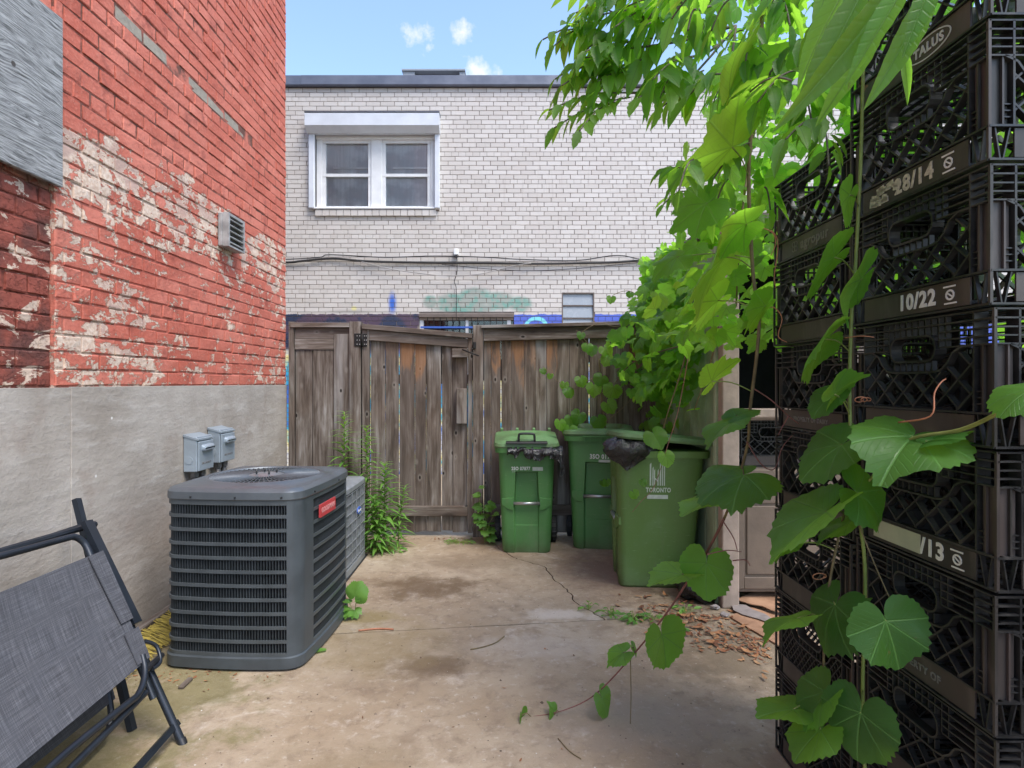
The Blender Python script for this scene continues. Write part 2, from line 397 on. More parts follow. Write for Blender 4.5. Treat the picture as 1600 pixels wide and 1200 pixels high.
def m_wood(name, axis, warm=0.0):
    t = NT(name); p = t.pos(); r = t.rnd(); xyz = t.xyz(p)
    sc = {'z': (1, 1, .035), 'x': (.035, 1, 1), 'y': (1, .035, 1)}[axis]; sl = {'z': (1, 1, .16), 'x': (.16, 1, 1), 'y': (1, .16, 1)}[axis]
    off = t.comb(t.math('MULTIPLY', r, 9), t.math('MULTIPLY', r, 23), t.math('MULTIPLY', r, 5)); v = t.vadd(p, off)
    g = t.noise(t.mp(v, sc), 70, 6, .65, .2); w = t.noise(t.mp(v, sl), 14, 5, .6, .5); b = t.noise(v, 2.0, 3)
    c = t.ramp(t.math('ADD', t.math('MULTIPLY', w, .62), t.math('MULTIPLY', g, .38)), [(.32, (.032, .024, .019)), (.45, (.098, .075, .060)), (.55, (.185, .155, .132)), (.70, (.36, .335, .315))])
    c = t.mix(t.mr(t.noise(t.mp(v, sl), 5, 3), .55, .7, 0, .45), c, (.44, .43, .42))
    c = t.mix(t.mr(r, .3, .95, 0, .6), c, t.mix(w, (.044, .032, .026), (.175, .137, .115)))
    c = t.mix(t.mr(b, .5, .7, 0, .5 + warm), c, t.mix(g, (.09, .060, .044), (.21, .155, .12)))
    k = t.vor(t.mp(v, (1, .02, .55) if axis == 'z' else (.55, .02, 1)), 8.5)
    c = t.mix(t.mr(k, .20, .09, 0, .35), c, (.30, .27, .24)); c = t.mix(t.mr(k, .10, .05), c, (.018, .013, .010))
    if axis == 'z':
        tn = t.math('MULTIPLY', t.mr(t.math('ADD', xyz[2], t.math('MULTIPLY', t.math('SUBTRACT', w, .5), 1.3)), 1.40, 1.62), t.mr(r, .5, .8, 0, 1))
        c = t.mix(t.math('MULTIPLY', tn, .5), c, t.mix(g, (.22, .082, .024), (.44, .19, .055)))
    t.set(c, .85, spec=.2); t.bump(t.math('ADD', g, t.math('MULTIPLY', w, .6)), .5, .004); MAT[name] = t.m
m_wood('wood_v', 'z'); m_wood('wood_h', 'x', .2); m_wood('wood_y', 'y', .2)
def m_plywood():
    t = NT('weathered_plywood'); p = t.pos()
    d = t.noise(t.mp(p, (1, .5, 1.6)), 3, 3, .5, .8)
    v = t.comb(0, t.math('ADD', t.xyz(p)[1], t.math('MULTIPLY', d, .2)), t.math('ADD', t.math('MULTIPLY', t.xyz(p)[2], 22), t.math('MULTIPLY', d, 2.6)))
    g = t.noise(v, 7, 6, .7); c = t.ramp(g, [(.34, (.05, .048, .046)), (.46, (.20, .20, .198)), (.60, (.40, .398, .39))])
    k = t.vor(p, 4.5); c = t.mix(t.mr(k, .06, .04, 0, .9), c, (.06, .05, .045))
    t.set(c, .85, spec=.2); t.bump(g, .6, .004); MAT['plywood'] = t.m
m_plywood()
def m_plastic_green():
    for nm, a, b in (('bin_green', (.055, .165, .042), (.080, .215, .064)), ('bin_olive', (.080, .155, .034), (.110, .195, .054)), ('lid_green', (.095, .24, .08), (.15, .32, .13))):
        t = NT(nm); v = t.tc('Object'); n = t.noise(v, 7, 6, .65); st = t.noise(t.mp(v, (3, 3, .7)), 5, 5, .65)
        c = t.mix(n, a, b); c = t.mix(t.mr(st, .58, .76, 0, .45), c, (.13, .17, .085))
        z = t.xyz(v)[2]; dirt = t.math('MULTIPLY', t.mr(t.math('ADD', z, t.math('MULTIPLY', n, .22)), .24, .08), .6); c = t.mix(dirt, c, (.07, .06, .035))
        sc = t.mr(t.noise(t.mp(v, (2, 2, 14), rot=(.3, .2, 0)), 9, 6, .7), .60, .68, 0, .5); c = t.mix(sc, c, (.19, .29, .15)); c = t.mix(t.mr(t.noise(v, 3, 4, .6), .5, .7, 0, .35), c, (.15, .24, .12))
        t.set(c, t.mr(n, .3, .7, .38, .6), spec=.45); t.bump(t.noise(v, 260, 2), .08, .002); MAT[nm] = t.m
m_plastic_green()
def m_leaf(name, dark, light, tr, veins=True, trans=.55):
    t = NT(name); r = t.rnd(); uv = t.tc('UV'); x = t.xyz(uv)
    ax = t.math('ABSOLUTE', x[0]); ang = t.math('ARCTAN2', ax, x[1]); rad = t.math('SQRT', t.math('ADD', t.math('MULTIPLY', ax, ax), t.math('MULTIPLY', x[1], x[1])))
    vm = t.mr(ax, .030, .008) if veins else None
    if veins:
        for a in (.72, 1.42):
            d = t.math('MULTIPLY', rad, t.math('ABSOLUTE', t.math('SINE', t.math('SUBTRACT', ang, a))))
            vm = t.math('MAXIMUM', vm, t.mr(d, .022, .006))
        # side veins leave the nearest main rib at about 45 degrees
        near = t.math('ADD', t.math('MULTIPLY', t.math('GREATER_THAN', ang, .36), .72), t.math('MULTIPLY', t.math('GREATER_THAN', ang, 1.07), .70))
        ph = t.math('SUBTRACT', ang, near); al = t.math('MULTIPLY', rad, t.math('COSINE', ph)); aw = t.math('MULTIPLY', rad, t.math('ABSOLUTE', t.math('SINE', ph)))
        fr = t.math('ABSOLUTE', t.math('SUBTRACT', t.math('FRACT', t.math('MULTIPLY', t.math('SUBTRACT', al, t.math('MULTIPLY', aw, 1.05)), 8.5)), .5))
        vm = t.math('MAXIMUM', vm, t.mr(fr, .10, .02, 0, .4))
    else:
        fr = t.math('ABSOLUTE', t.math('SUBTRACT', t.math('FRACT', t.math('MULTIPLY', t.math('SUBTRACT', x[1], t.math('MULTIPLY', ax, .9)), 9)), .5))
        vm = t.math('MAXIMUM', t.mr(ax, .012, .004), t.mr(fr, .16, .02, 0, .16))
    n = t.noise(t.pos(), 30, 4)
    c = t.mix(t.mr(r, .05, .95), dark, light); c = t.mix(t.mr(n, .4, .7, 0, .35), c, tuple(q * .7 for q in dark))
    c = t.mix(t.mr(t.noise(t.pos(), 75, 3, .6), .70, .76, 0, .8), c, (.16, .10, .04)); c = t.mix(t.math('MULTIPLY', vm, .55), c, tuple(min(1, q * 1.9 + .03) for q in light))
    t.set(c, t.mr(n, .35, .65, .34, .52), spec=.45)
    t.bump(t.math('ADD', t.math('MULTIPLY', vm, -1), t.math('MULTIPLY', n, .5)), .5, .004)
    tb = t.n.new('ShaderNodeBsdfTranslucent')
    tc = t.mix(t.mr(r, .05, .95), tr, tuple(min(1, q * 1.35) for q in tr)); tc = t.mix(t.math('MULTIPLY', vm, .7), tc, tuple(q * .5 for q in tr))
    t.put(tb.inputs[0], tc)
    mx = t.n.new('ShaderNodeMixShader'); mx.inputs[0].default_value = trans
    t.l.new(t.b.outputs[0], mx.inputs[1]); t.l.new(tb.outputs[0], mx.inputs[2]); t.l.new(mx.outputs[0], t.out.inputs[0]); MAT[name] = t.m
m_leaf('grape_leaf', (.040, .135, .030), (.095, .235, .045), (.24, .52, .04))
m_leaf('vine_leaf', (.030, .105, .022), (.150, .300, .038), (.37, .74, .05), True, .62)
m_leaf('tree_leaf', (.045, .115, .022), (.105, .210, .040), (.34, .64, .05), False, .62)
m_leaf('weed_leaf', (.075, .190, .038), (.16, .33, .06), (.28, .52, .06), False, .35)
def m_black_crate():
    t = NT('black_crate_plastic'); v = t.tc('Object'); p = t.pos(); n = t.noise(p, 5, 5, .65); f = t.noise(p, 40, 4)
    c = t.mix(t.mr(n, .4, .7), (.018, .018, .0185), (.042, .040, .038)); c = t.mix(t.mr(f, .5, .8, 0, .45), c, (.085, .078, .072))
    t.set(c, t.mr(n, .3, .7, .28, .50), spec=.45); MAT['crate'] = t.m
    t = NT('brown_black_plastic'); p = t.pos(); r = t.rnd(); n = t.noise(t.mp(p, (1, 1, .3)), 14, 5, .65)
    c = t.mix(r, (.024, .024, .022), (.068, .052, .047)); c = t.mix(t.mr(n, .45, .75, 0, .5), c, (.125, .108, .098))
    t.set(c, .42, spec=.4); MAT['crate_band'] = t.m
m_black_crate()
def m_fabric():
    t = NT('grey_mesh_fabric'); v = t.tc('UV')
    a = t.noise(t.mp(v, (1, .02, 1)), 380, 3, .6); b = t.noise(t.mp(v, (.02, 1, 1)), 380, 3, .6); n = t.noise(v, 9, 4)
    m = t.math('ADD', t.math('MULTIPLY', a, .5), t.math('MULTIPLY', b, .5))
    c = t.ramp(m, [(.34, (.032, .032, .037)), (.5, (.070, .071, .080)), (.66, (.145, .146, .162))]); c = t.mix(t.mr(n, .4, .7, 0, .25), c, (.07, .075, .09))
    t.set(c, .75, spec=.3); t.bump(m, .5, .002); MAT['fabric'] = t.m
m_fabric()
def m_glass():
    t = NT('window_glass'); g = t.n.new('ShaderNodeBsdfGlossy'); g.inputs['Roughness'].default_value = .03; g.inputs[0].default_value = (.75, .82, .85, 1)
    tr = t.n.new('ShaderNodeBsdfTransparent'); tr.inputs[0].default_value = (.96, .97, .98, 1)
    fr = t.n.new('ShaderNodeFresnel'); fr.inputs[0].default_value = 1.5
    mx = t.n.new('ShaderNodeMixShader'); t.l.new(fr.outputs[0], mx.inputs[0]); t.l.new(tr.outputs[0], mx.inputs[1]); t.l.new(g.outputs[0], mx.inputs[2]); t.l.new(mx.outputs[0], t.out.inputs[0]); MAT['glass'] = t.m
    t = NT('sheer_curtain'); p = t.pos(); n = t.noise(t.mp(p, (22, 1, .6)), 3, 4, .6); b = t.noise(p, 3, 3)
    c = t.mix(n, (.55, .55, .57), (.95, .95, .95)); c = t.mix(t.mr(b, .4, .6, 0, .5), c, (.36, .36, .40)); t.set(c, .9); MAT['curtain'] = t.m
m_glass()
def m_bag():
    t = NT('black_bag_plastic'); v = t.pos(); n = t.noise(v, 26, 5, .6, .6)
    t.set((.012, .012, .014), .22, spec=.7); t.bump(n, .9, .02); MAT['bag'] = t.m
m_bag()
def m_litter():
    t = NT('dry_leaf'); r = t.rnd(); n = t.noise(t.pos(), 60, 3)
    c = t.ramp(r, [(.0, (.09, .035, .018)), (.35, (.26, .10, .045)), (.7, (.42, .20, .085)), (1, (.40, .28, .16))]); c = t.mix(t.math('MULTIPLY', n, .6), c, (.16, .07, .03)); t.set(c, .85); MAT['litter'] = t.m
m_litter()
def m_cardboard():
    t = NT('wet_cardboard'); p = t.pos(); n = t.noise(p, 5, 6, .65)
    c = t.mix(t.mr(n, .35, .65), (.24, .13, .075), (.42, .245, .15)); t.set(c, .85); t.bump(n, .2, .01); MAT['cardboard'] = t.m
m_cardboard()
simple('coping', (.115, .125, .155), .38, .3, .15, 3)
simple('white_metal', (.62, .645, .69), .4, 0, .06, 4)
simple('white_vinyl', (.72, .72, .72), .45, 0, .06, 6)
simple('frame_brown', (.13, .10, .085), .6, 0, .2, 8)
simple('opaque_pane', (.30, .325, .35), .25, 0, .08, 3)
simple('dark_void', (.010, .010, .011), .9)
simple('cable_black', (.030, .028, .027), .6, 0, .3, 4)
simple('cable_grey', (.32, .30, .28), .6, 0, .2, 4)
simple('ac_body', (.068, .080, .090), .42, .25, .12, 9)
simple('ac_top', (.115, .130, .145), .36, .35, .10, 7)
simple('ac_slat', (.082, .094, .102), .42, .25, .12, 9)
simple('ac_dark', (.009, .010, .012), .55, .1, .2, 30)
simple('ac_fin', (.036, .043, .049), .5, .2, .2, 20)
simple('ac_light', (.235, .25, .265), .5, .25, .12, 9)
simple('ac_core', (.085, .09, .10), .6, .2, .2, 40)
simple('fan_metal', (.28, .31, .34), .33, .6, .1, 5)
simple('badge_red', (.50, .055, .060), .4, 0, .08, 5)
simple('badge_pale', (.62, .28, .27), .4, 0, .08, 5)
simple('badge_blue', (.04, .10, .38), .4, 0, .08, 5)
simple('print_white', (.66, .66, .64), .6, 0, .12, 60)
simple('print_worn', (.48, .44, .36), .7, 0, .3, 90)
simple('print_dim', (.15, .145, .14), .6, 0, .3, 90)
simple('sticker', (.46, .46, .34), .6, 0, .08, 20)
simple('print_grey', (.46, .50, .46), .6, 0, .1, 40)
simple('box_grey', (.30, .345, .385), .42, .3, .08, 6)
simple('conduit', (.17, .155, .145), .5, .4, .2, 12)
simple('rubber', (.018, .018, .020), .7, 0, .2, 30)
simple('black_plastic', (.015, .015, .017), .4, 0, .2, 10)
simple('bare_steel', (.42, .43, .43), .35, .8, .1, 10)
simple('chair_tube', (.022, .027, .036), .38, .35, .15, 8)
simple('hinge_black', (.018, .017, .016), .6, .4, .3, 30)
simple('nail', (.38, .37, .36), .5, .6)
simple('post_cream', (.32, .25, .205), .7, 0, .18, 9, .3)
simple('pale_green', (.30, .38, .25), .75, 0, .22, 5, .3)
simple('door_brown', (.145, .108, .082), .7, 0, .16, 7, .3)
simple('vent_grey', (.33, .32, .31), .6, .2, .25, 14)
simple('stem_brown', (.16, .115, .055), .7, 0, .3, 25)
simple('stem_red', (.20, .072, .060), .6, 0, .25, 25)
simple('stem_green', (.20, .24, .06), .6, 0, .2, 25)
simple('tendril', (.42, .17, .09), .6, 0, .25, 20)
simple('bark', (.12, .10, .08), .9, 0, .35, 30, .6)
simple('straw_yellow', (.34, .26, .05), .75, 0, .3, 40)
simple('paper_white', (.24, .21, .20), .8, 0, .15, 20)
simple('asphalt', (.055, .053, .050), .9, 0, .25, 6, .4)
simple('backdrop_dark', (.030, .024, .019), .9, 0, .4, 14, .4)  # near-black boards of the added screen behind the crates
simple('roof_grey', (.25, .26, .28), .6, .1, .1, 4)
def m_grit():
    t = NT('grit'); t.set(t.ramp(t.rnd(), [(0, (.05, .035, .025)), (.5, (.16, .11, .075)), (.8, (.30, .25, .2)), (1, (.6, .56, .5))]), .9); MAT['grit'] = t.m
m_grit()

# ------------------------------------------------------------------ ground
g = MB().add([(-120, -120, -.06), (120, -120, -.06), (120, 120, -.06), (-120, 120, -.06)], [(0, 1, 2, 3)]).build('ground', 'asphalt'); g['kind'] = 'structure'
def jline(x): return 3.205 + (x - 0.0) * .128                   # the sawn joint across the yard
crack = [(-.22, 5.25), (-.08, 4.85), (.07, 4.46), (.19, 4.34), (.30, 4.23), (.33, 4.02), (.38, 3.84), (.42, 3.71), (.44, 3.56), (.50, 3.41), (.57, jline(.57))]
ck = []
for (a, b) in zip(crack, crack[1:]):
    for k in range(5):
        t = k / 5; ck.append((a[0] + (b[0] - a[0]) * t + R(-.011, .011), a[1] + (b[1] - a[1]) * t + R(-.008, .008)))
ck.append(crack[-1])
XL, XR = -1.868, 3.2
def slab(poly, name='concrete_slab'):
    m = MB(); n = len(poly)
    m.add([(x, y, 0) for x, y in poly] + [(x, y, -.09) for x, y in poly], [tuple(range(n))] + [(i, n + i, n + (i + 1) % n, (i + 1) % n) for i in range(n)])
    # make the top face up
    o = m.build(name, 'concrete'); o['kind'] = 'structure'; return o
def jpts(x0, x1, off, n=24): return [(x0 + (x1 - x0) * i / n, jline(x0 + (x1 - x0) * i / n) + off + R(-.0035, .0035)) for i in range(n + 1)]
slab([(XL, -3), (XR, -3)] + jpts(XR, XL, -.006))
slab(jpts(XL, .565, .006) + [(x - .003, y) for x, y in ck[::-1][1:]] + [(XL, 5.25)])
slab([(x + .004 + R(0, .003), y) for x, y in ck] + jpts(.58, XR, .006) + [(XR, 5.25)])
MB().box(-12, 14, 5.25, 8.62, -.09, -.02).build('alley_pavement', 'concrete', None, False, 'structure')

# ------------------------------------------------------------------ bricks (generic)
def brick_variant(L, H, D, c, jit, axis, seed):
    rs = random.Random(seed); j = lambda: rs.uniform(-jit, jit)
    u0, u1, v0, v1 = -L / 2, L / 2, -H / 2, H / 2
    o = [(u0, v0), (u1, v0), (u1, v1), (u0, v1)]; mid = [(u + j(), v + j()) for u, v in o]
    inn = [(u + (c if u < 0 else -c) + j(), v + (c if v < 0 else -c) + j()) for u, v in o]
    V = [(u, v, -D) for u, v in mid] + [(u, v, -c * .8) for u, v in mid] + [(u, v, j() * .8) for u, v in inn]
    Fc = []
    for a, b in ((0, 4), (4, 8)):
        for i in range(4): Fc.append((a + i, a + (i + 1) % 4, b + (i + 1) % 4, b + i))
    Fc.append((8, 9, 10, 11))
    if axis == 'x': V = [(t, u, v) for u, v, t in V]             # wall facing +X, length along Y
    else: V = [(u, -t, v) for u, v, t in V]                       # wall facing -Y, length along X
    return V, Fc
def lay(parent, items, meshes_of, D, c, jit, axis, mat_of, limit=300, name='brick'):
    """items: (pos, L, H, matname, area). The largest in the photo become objects, the rest one joined part per material."""
    items = sorted(items, key=lambda q: -q[4]); cache = {}; rest = {}; n = 0
    for (pos, L, H, mat, area) in items:
        k = random.randrange(4); key = (round(L, 3), round(H, 3), k)
        if key not in cache: cache[key] = brick_variant(L, H, D, c, jit, axis, hash(key) % 9999)
        if n < limit and area > 0:
            mk = (key, mat)
            if mk not in meshes_of:
                mb = MB().add(*cache[key]); meshes_of[mk] = mb.mesh(name, mat)
            o = link(name, meshes_of[mk], parent); o.location = pos; n += 1
        else:
            mb = rest.setdefault(mat, MB()); V, Fc = cache[key]
            mb.add([(x + pos[0], y + pos[1], z + pos[2]) for x, y, z in V], Fc)
    for mat, mb in rest.items(): mb.build('brick_courses', mat, parent, False, 'stuff')
def area_of(p, L, H, axis):
    if p[1] < .6: return 0
    a = proj((p[0], p[1] - L / 2, p[2] - H / 2)) if axis == 'x' else proj((p[0] - L / 2, p[1], p[2] - H / 2))
    b = proj((p[0], p[1] + L / 2, p[2] + H / 2)) if axis == 'x' else proj((p[0] + L / 2, p[1], p[2] + H / 2))
    cx, cy = (a[0] + b[0]) / 2, (a[1] + b[1]) / 2
    if not (0 < cx < 1600 and 0 < cy < 1200): return 0
    return abs(a[0] - b[0]) * abs(H * F / p[1])

# ------------------------------------------------------------------ red brick building (left)
WX, WEND, FTOP = -1.862, 5.07, 1.298
rb = thing('brick_building', 'old red painted brick building with peeling paint and grey parged base on the left', 'building', (-4, 3, 0))
def W(o): o.parent = rb; o.matrix_parent_inverse = Matrix.Translation((4, -3, 0)); return o
W(MB().box(-7, WX - .006, 2.452, WEND - .004, FTOP, 7.6).build('wall_core', 'red_joint'))
W(MB().box(-7, WX - .024, -2, 2.4515, FTOP, 7.6).build('wall_core', 'red_joint'))
W(MB().cbox(-7, WX + .006, 2.5362, WEND + .0, -.1, FTOP + .004, .0012).build('foundation', 'stucco'))
W(MB().cbox(-7, WX + .003, -2, 2.536, -.1, FTOP + .001, .001).build('foundation', 'stucco'))
brk = MB()
brick_root = bpy.data.objects.new('brick_facing', None); COL.objects.link(brick_root); W(brick_root)
brick_root.matrix_parent_inverse = Matrix.Identity(4); brick_root.location = (4, -3, 0)
CH, BL = .0738, .2235
items = []
nz = int((7.4 - FTOP) / CH)
for r in range(nz):
    z = FTOP + .006 + CH * (r + .5)
    header = (r % 6 == 5); pitch = BL / 2 if header else BL
    y = WEND - .002 - (pitch / 2 if r % 2 else 0)
    first = True
    while y > .6:
        L = pitch - .009 + R(-.003, .002)
        yc = y - pitch / 2
        if first and r % 2:
            # closer at the quoin
            items.append(((WX, WEND - .002 - pitch / 4, z), pitch / 2 - .010, CH - .0105, 'red', area_of((WX, WEND - .1, z), .1, CH, 'x')))
        first = False
        zz = z + R(-.0015, .0015); mat = 'red'
        if abs(z - 3.125) < CH * .55 and 2.72 < yc < 4.33 and random.random() < .86: mat = 'stone'
        dep = R(-.003, .002)
        hid = yc < 2.42 and 2.16 < z < 2.82
        pieces = [(yc - L / 2, yc + L / 2)]
        if pieces[0][0] < 2.452 < pieces[0][1]: pieces = [(pieces[0][0], 2.447), (2.455, pieces[0][1])]
        for (pa, pb) in pieces:
            if pb - pa < .012: continue
            pm = (pa + pb) / 2; dd = dep if pm > 2.45 else -.016 + R(-.003, .002); a = 0 if hid else area_of((WX, pm, zz), pb - pa, CH, 'x')
            items.append(((WX + dd - (.004 if mat == 'stone' else 0), pm, zz), round(pb - pa, 2), round(CH - .0085, 4), mat, a))
        y -= pitch
lay(brick_root, items, {}, .030, .0040, .0030, 'x', None)
# plywood over the old window
pw = W(MB().cbox(WX + .006, WX + .026, 1.25, 2.462, 2.135, 2.84, .003).build('plywood_board', 'plywood'))
pw['label'] = 'weathered grey plywood board over the old window'
# louvred exhaust hood
vm = MB(); y0, y1, z0, z1 = 3.845, 4.085, 2.215, 2.435
vm.cbox(WX + .002, WX + .035, y0, y1, z0, z1, .006)
vent = W(vm.build('exhaust_vent', 'vent_grey'))
fr = MB(); x0, x1 = WX + .036, WX + .075
fr.box(x0, x1, y0, y0 + .018, z0, z1).box(x0, x1, y1 - .018, y1, z0, z1).box(x0, x1 - .002, y0 + .0181, y1 - .0181, z1 - .016, z1).box(x0, x1 - .002, y0 + .0181, y1 - .0181, z0, z0 + .012)
fr.build('hood_frame', 'vent_grey', vent)
for k in range(5):
    zz = z0 + .02 + k * .038
    MB().prism([(x0 + .004, y0 + .02, zz + .03), (x0 + .009, y0 + .02, zz + .032), (x1 + .004, y0 + .02, zz + .006), (x1 - .002, y0 + .02, zz + .001)], (0, y1 - y0 - .04, 0)).build('louvre_slat', 'vent_grey', vent)

# ------------------------------------------------------------------ white brick building (back)
wb = thing('white_brick_building', 'white glazed brick building behind the fence with shuttered window and painted lower band', 'building', (0, 10, 0))
def B(o): o.parent = wb; o.matrix_parent_inverse = Matrix.Translation((0, -10, 0)); return o
ZT = PZ(137, YW) + .01
wins = [(PX(490, YW), PX(686, YW), PZ(327, YW), PZ(196, YW)), (PX(655, YW), PX(803, YW), 1.35, PZ(491, YW)), (PX(878, YW), PX(928.5, YW), 1.6, PZ(457, YW))]
def core(x0, x1, z0, z1): B(MB().box(x0, x1, YW + .010, YW + .35, z0, z1).build('wall_core', 'mortar'))
XA, XB = -8.5, 9.0
core(XA, wins[0][0], -.1, ZT); core(wins[0][1], wins[2][0], wins[1][3], ZT); core(wins[2][1], XB, -.1, ZT)
core(wins[0][0], wins[0][1], wins[0][3], ZT); core(wins[0][0], wins[0][1], wins[1][3], wins[0][2])
core(wins[0][0], wins[1][0], -.1, wins[1][3]); core(wins[2][0], wins[2][1], wins[2][3], ZT - .0) if False else None
core(wins[1][0], wins[1][1], -.1, wins[1][2]); core(wins[1][1], wins[2][0], -.1, wins[1][3]); core(wins[2][0], wins[2][1], -.1, wins[2][2])
core(wins[2][0], wins[2][1], wins[2][3], ZT)
B(MB().box(XA, XB, YW + .36, YW + 6, -.1, ZT - .05).build('building_mass', 'roof_grey'))
wroot = bpy.data.objects.new('brick_facing', None); COL.objects.link(wroot); wroot.parent = wb; wroot.location = (0, -10, 0)
CW, LW = .0676, .2092
items = []
def inwin(x0, x1, z):
    for (a, b, c, d) in wins:
        if c - .002 < z < d + .0 + .01 and x1 > a - .01 and x0 < b + .01: return (a, b)
    return None
nrow = int(ZT / CW) + 1
for r in range(nrow):
    z = ZT - .012 - CW * (r + .5)
    hdr = r % 6 == 2; pitch = LW / 2 if hdr else LW
    x = XA + (0 if r % 2 else LW / 2) + (LW / 4 if hdr else 0) + .03 * (r // 6)
    while x < XB:
        a, b = x + .0035, x + pitch - .0035; segs = [(a, b)]
        for (wa, wbb, wc, wd) in wins:
            if wc < z < wd:
                ns = []
                for (p, q) in segs:
                    if q <= wa or p >= wbb: ns.append((p, q)); continue
                    if p < wa - .02: ns.append((p, wa))
                    if q > wbb + .02: ns.append((wbb, q))
                segs = ns
        for (p, q) in segs:
            if q - p < .015: continue
            pos = ((p + q) / 2, YW + R(-.0015, .0015), z); ar = area_of(pos, q - p, CW, 'y')
            px, py = proj(pos)
            if px < 452 or px > 1040 or py > 500 or (py < 240 and px > 860): ar = 0
            items.append((pos, round(q - p, 2), CW - .007, 'white', ar * R(.999, 1.001) - abs(px - 700) * 1e-4))
        x += pitch
lay(wroot, items, {}, .012, .0016, .0006, 'y', None)
# roof edge: three lengths of metal coping with overlapping joints, rooftop box
for (a, b, e) in ((XA, PX(471.5, YW), .0), (PX(471.5, YW) + .003, PX(880, YW), .004), (PX(880, YW) + .002, XB, .001)):
    zt = PZ(119.5, YW)
    B(MB().prism([(a, YW - .045 - e, ZT - .01), (a, YW - .055 - e, ZT + .012), (a, YW - .035 - e, zt), (a, YW + .42, zt + .02), (a, YW + .42, ZT - .06), (a, YW + .36, ZT - .06), (a, YW + .355, ZT + .002), (a, YW - .004, ZT + .002), (a, YW - .02, ZT - .012)], (b - a, 0, 0)).build('coping_length', 'coping'))
hb = MB(); Yh = YW + 2.2; zt = PZ(111.5, Yh)
hb.box(PX(630, Yh), PX(648, Yh), Yh, Yh + .9, 4.9, zt).box(PX(648, Yh), PX(718, Yh), Yh + .12, Yh + .9, 4.9, zt - .03).box(PX(718, Yh), PX(726, Yh), Yh, Yh + .9, 4.9, zt).box(PX(628, Yh), PX(727, Yh), Yh - .03, Yh + .93, zt + .002, zt + .03)
B(hb.build('rooftop_hatch', 'roof_grey'))
# window with roller shutter box
def rect(px0, px1, py0, py1, Y): return PX(px0, Y), PX(px1, Y), PZ(py1, Y), PZ(py0, Y)
wr = bpy.data.objects.new('shuttered_window', None); COL.objects.link(wr); wr.parent = wb; wr.location = (0, -10, 0)
x0, x1, z0, z1 = rect(479, 687, 179.5, 207, YW - .1)
MB().prism([(x0, YW - .003, z0), (x0, YW - .10, z0 - .01), (x0, YW - .19, z0 + .07), (x0, YW - .19, z1 - .012), (x0, YW - .17, z1), (x0, YW - .003, z1)], (x1 - x0, 0, 0)).build('shutter_box', 'white_metal', wr)
MB().box(x0 - .006, x1 + .006, YW - .195, YW - .004, z1 + .001, z1 + .012).build('box_cap', 'coping', wr)
for (a, b) in ((484.5, 493), (680, 687.5)):
    MB().cbox(PX(a, YW), PX(b, YW), YW - .075, YW - .003, PZ(327, YW), z0 + .02, .006).build('guide_rail', 'white_metal', wr)
fz0, fz1 = PZ(325, YW), z0 + .02
ym = YW + .03
MB().cbox(PX(493.2, YW), PX(680, YW), ym - .02, ym + .05, fz1 - .075, fz1 + .01, .006).build('frame_head', 'white_vinyl', wr)
MB().cbox(PX(493.2, YW), PX(502, YW), ym, ym + .06, fz0, fz1 - .076, .006).build('frame_jamb', 'white_vinyl', wr)
MB().cbox(PX(672, YW), PX(680, YW), ym, ym + .06, fz0, fz1 - .076, .006).build('frame_jamb', 'white_vinyl', wr)
MB().cbox(PX(579, YW), PX(596, YW), ym - .005, ym + .06, fz0, fz1 - .076, .006).build('mullion', 'white_vinyl', wr)
MB().cbox(PX(489, YW), PX(686, YW), YW - .05, ym + .06, PZ(327.6, YW), fz0 - .001, .005).build('sill', 'white_vinyl', wr)
for (a, b) in ((502.2, 578.8), (596.2, 671.8)):
    gl = MB().box(PX(a, YW), PX(b, YW), ym + .045, ym + .049, fz0, fz1 - .077).build('pane', 'glass', wr)
    for (p0, p1, q0, q1, e) in ((a, b, 217, 222, .008), (a, b, 270, 274.5, .01), (a, b, 321, 325, .008), (a, a + 5.5, 222.2, 320.8, .006), (b - 4.5, b, 222.2, 320.8, .006)):
        MB().box(PX(p0, YW), PX(p1, YW), ym + .02 - e, ym + .044, PZ(q1, YW), PZ(q0, YW)).build('sash_bar', 'white_vinyl', wr)
    MB().box(PX(a, YW), PX(b, YW), ym + .06, ym + .07, fz0, fz1 - .077).build('curtain', 'curtain', wr)
    MB().box(PX(a + 16, YW), PX(b, YW), ym + .0501, ym + .058, PZ(261, YW), PZ(258, YW)).build('blind_rail', 'white_vinyl', wr)
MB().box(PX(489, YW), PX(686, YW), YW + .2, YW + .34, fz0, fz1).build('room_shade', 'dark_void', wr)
for k in range(17):                                              # soldier course below the sill
    a = PX(493, YW) + k * (PX(682, YW) - PX(493, YW)) / 17
    MB().cbox(a + .003, a + (PX(682, YW) - PX(493, YW)) / 17 - .003, YW - .035, YW - .002, PZ(338, YW), PZ(328.4, YW), .003).build('sill_brick', 'white', wr)
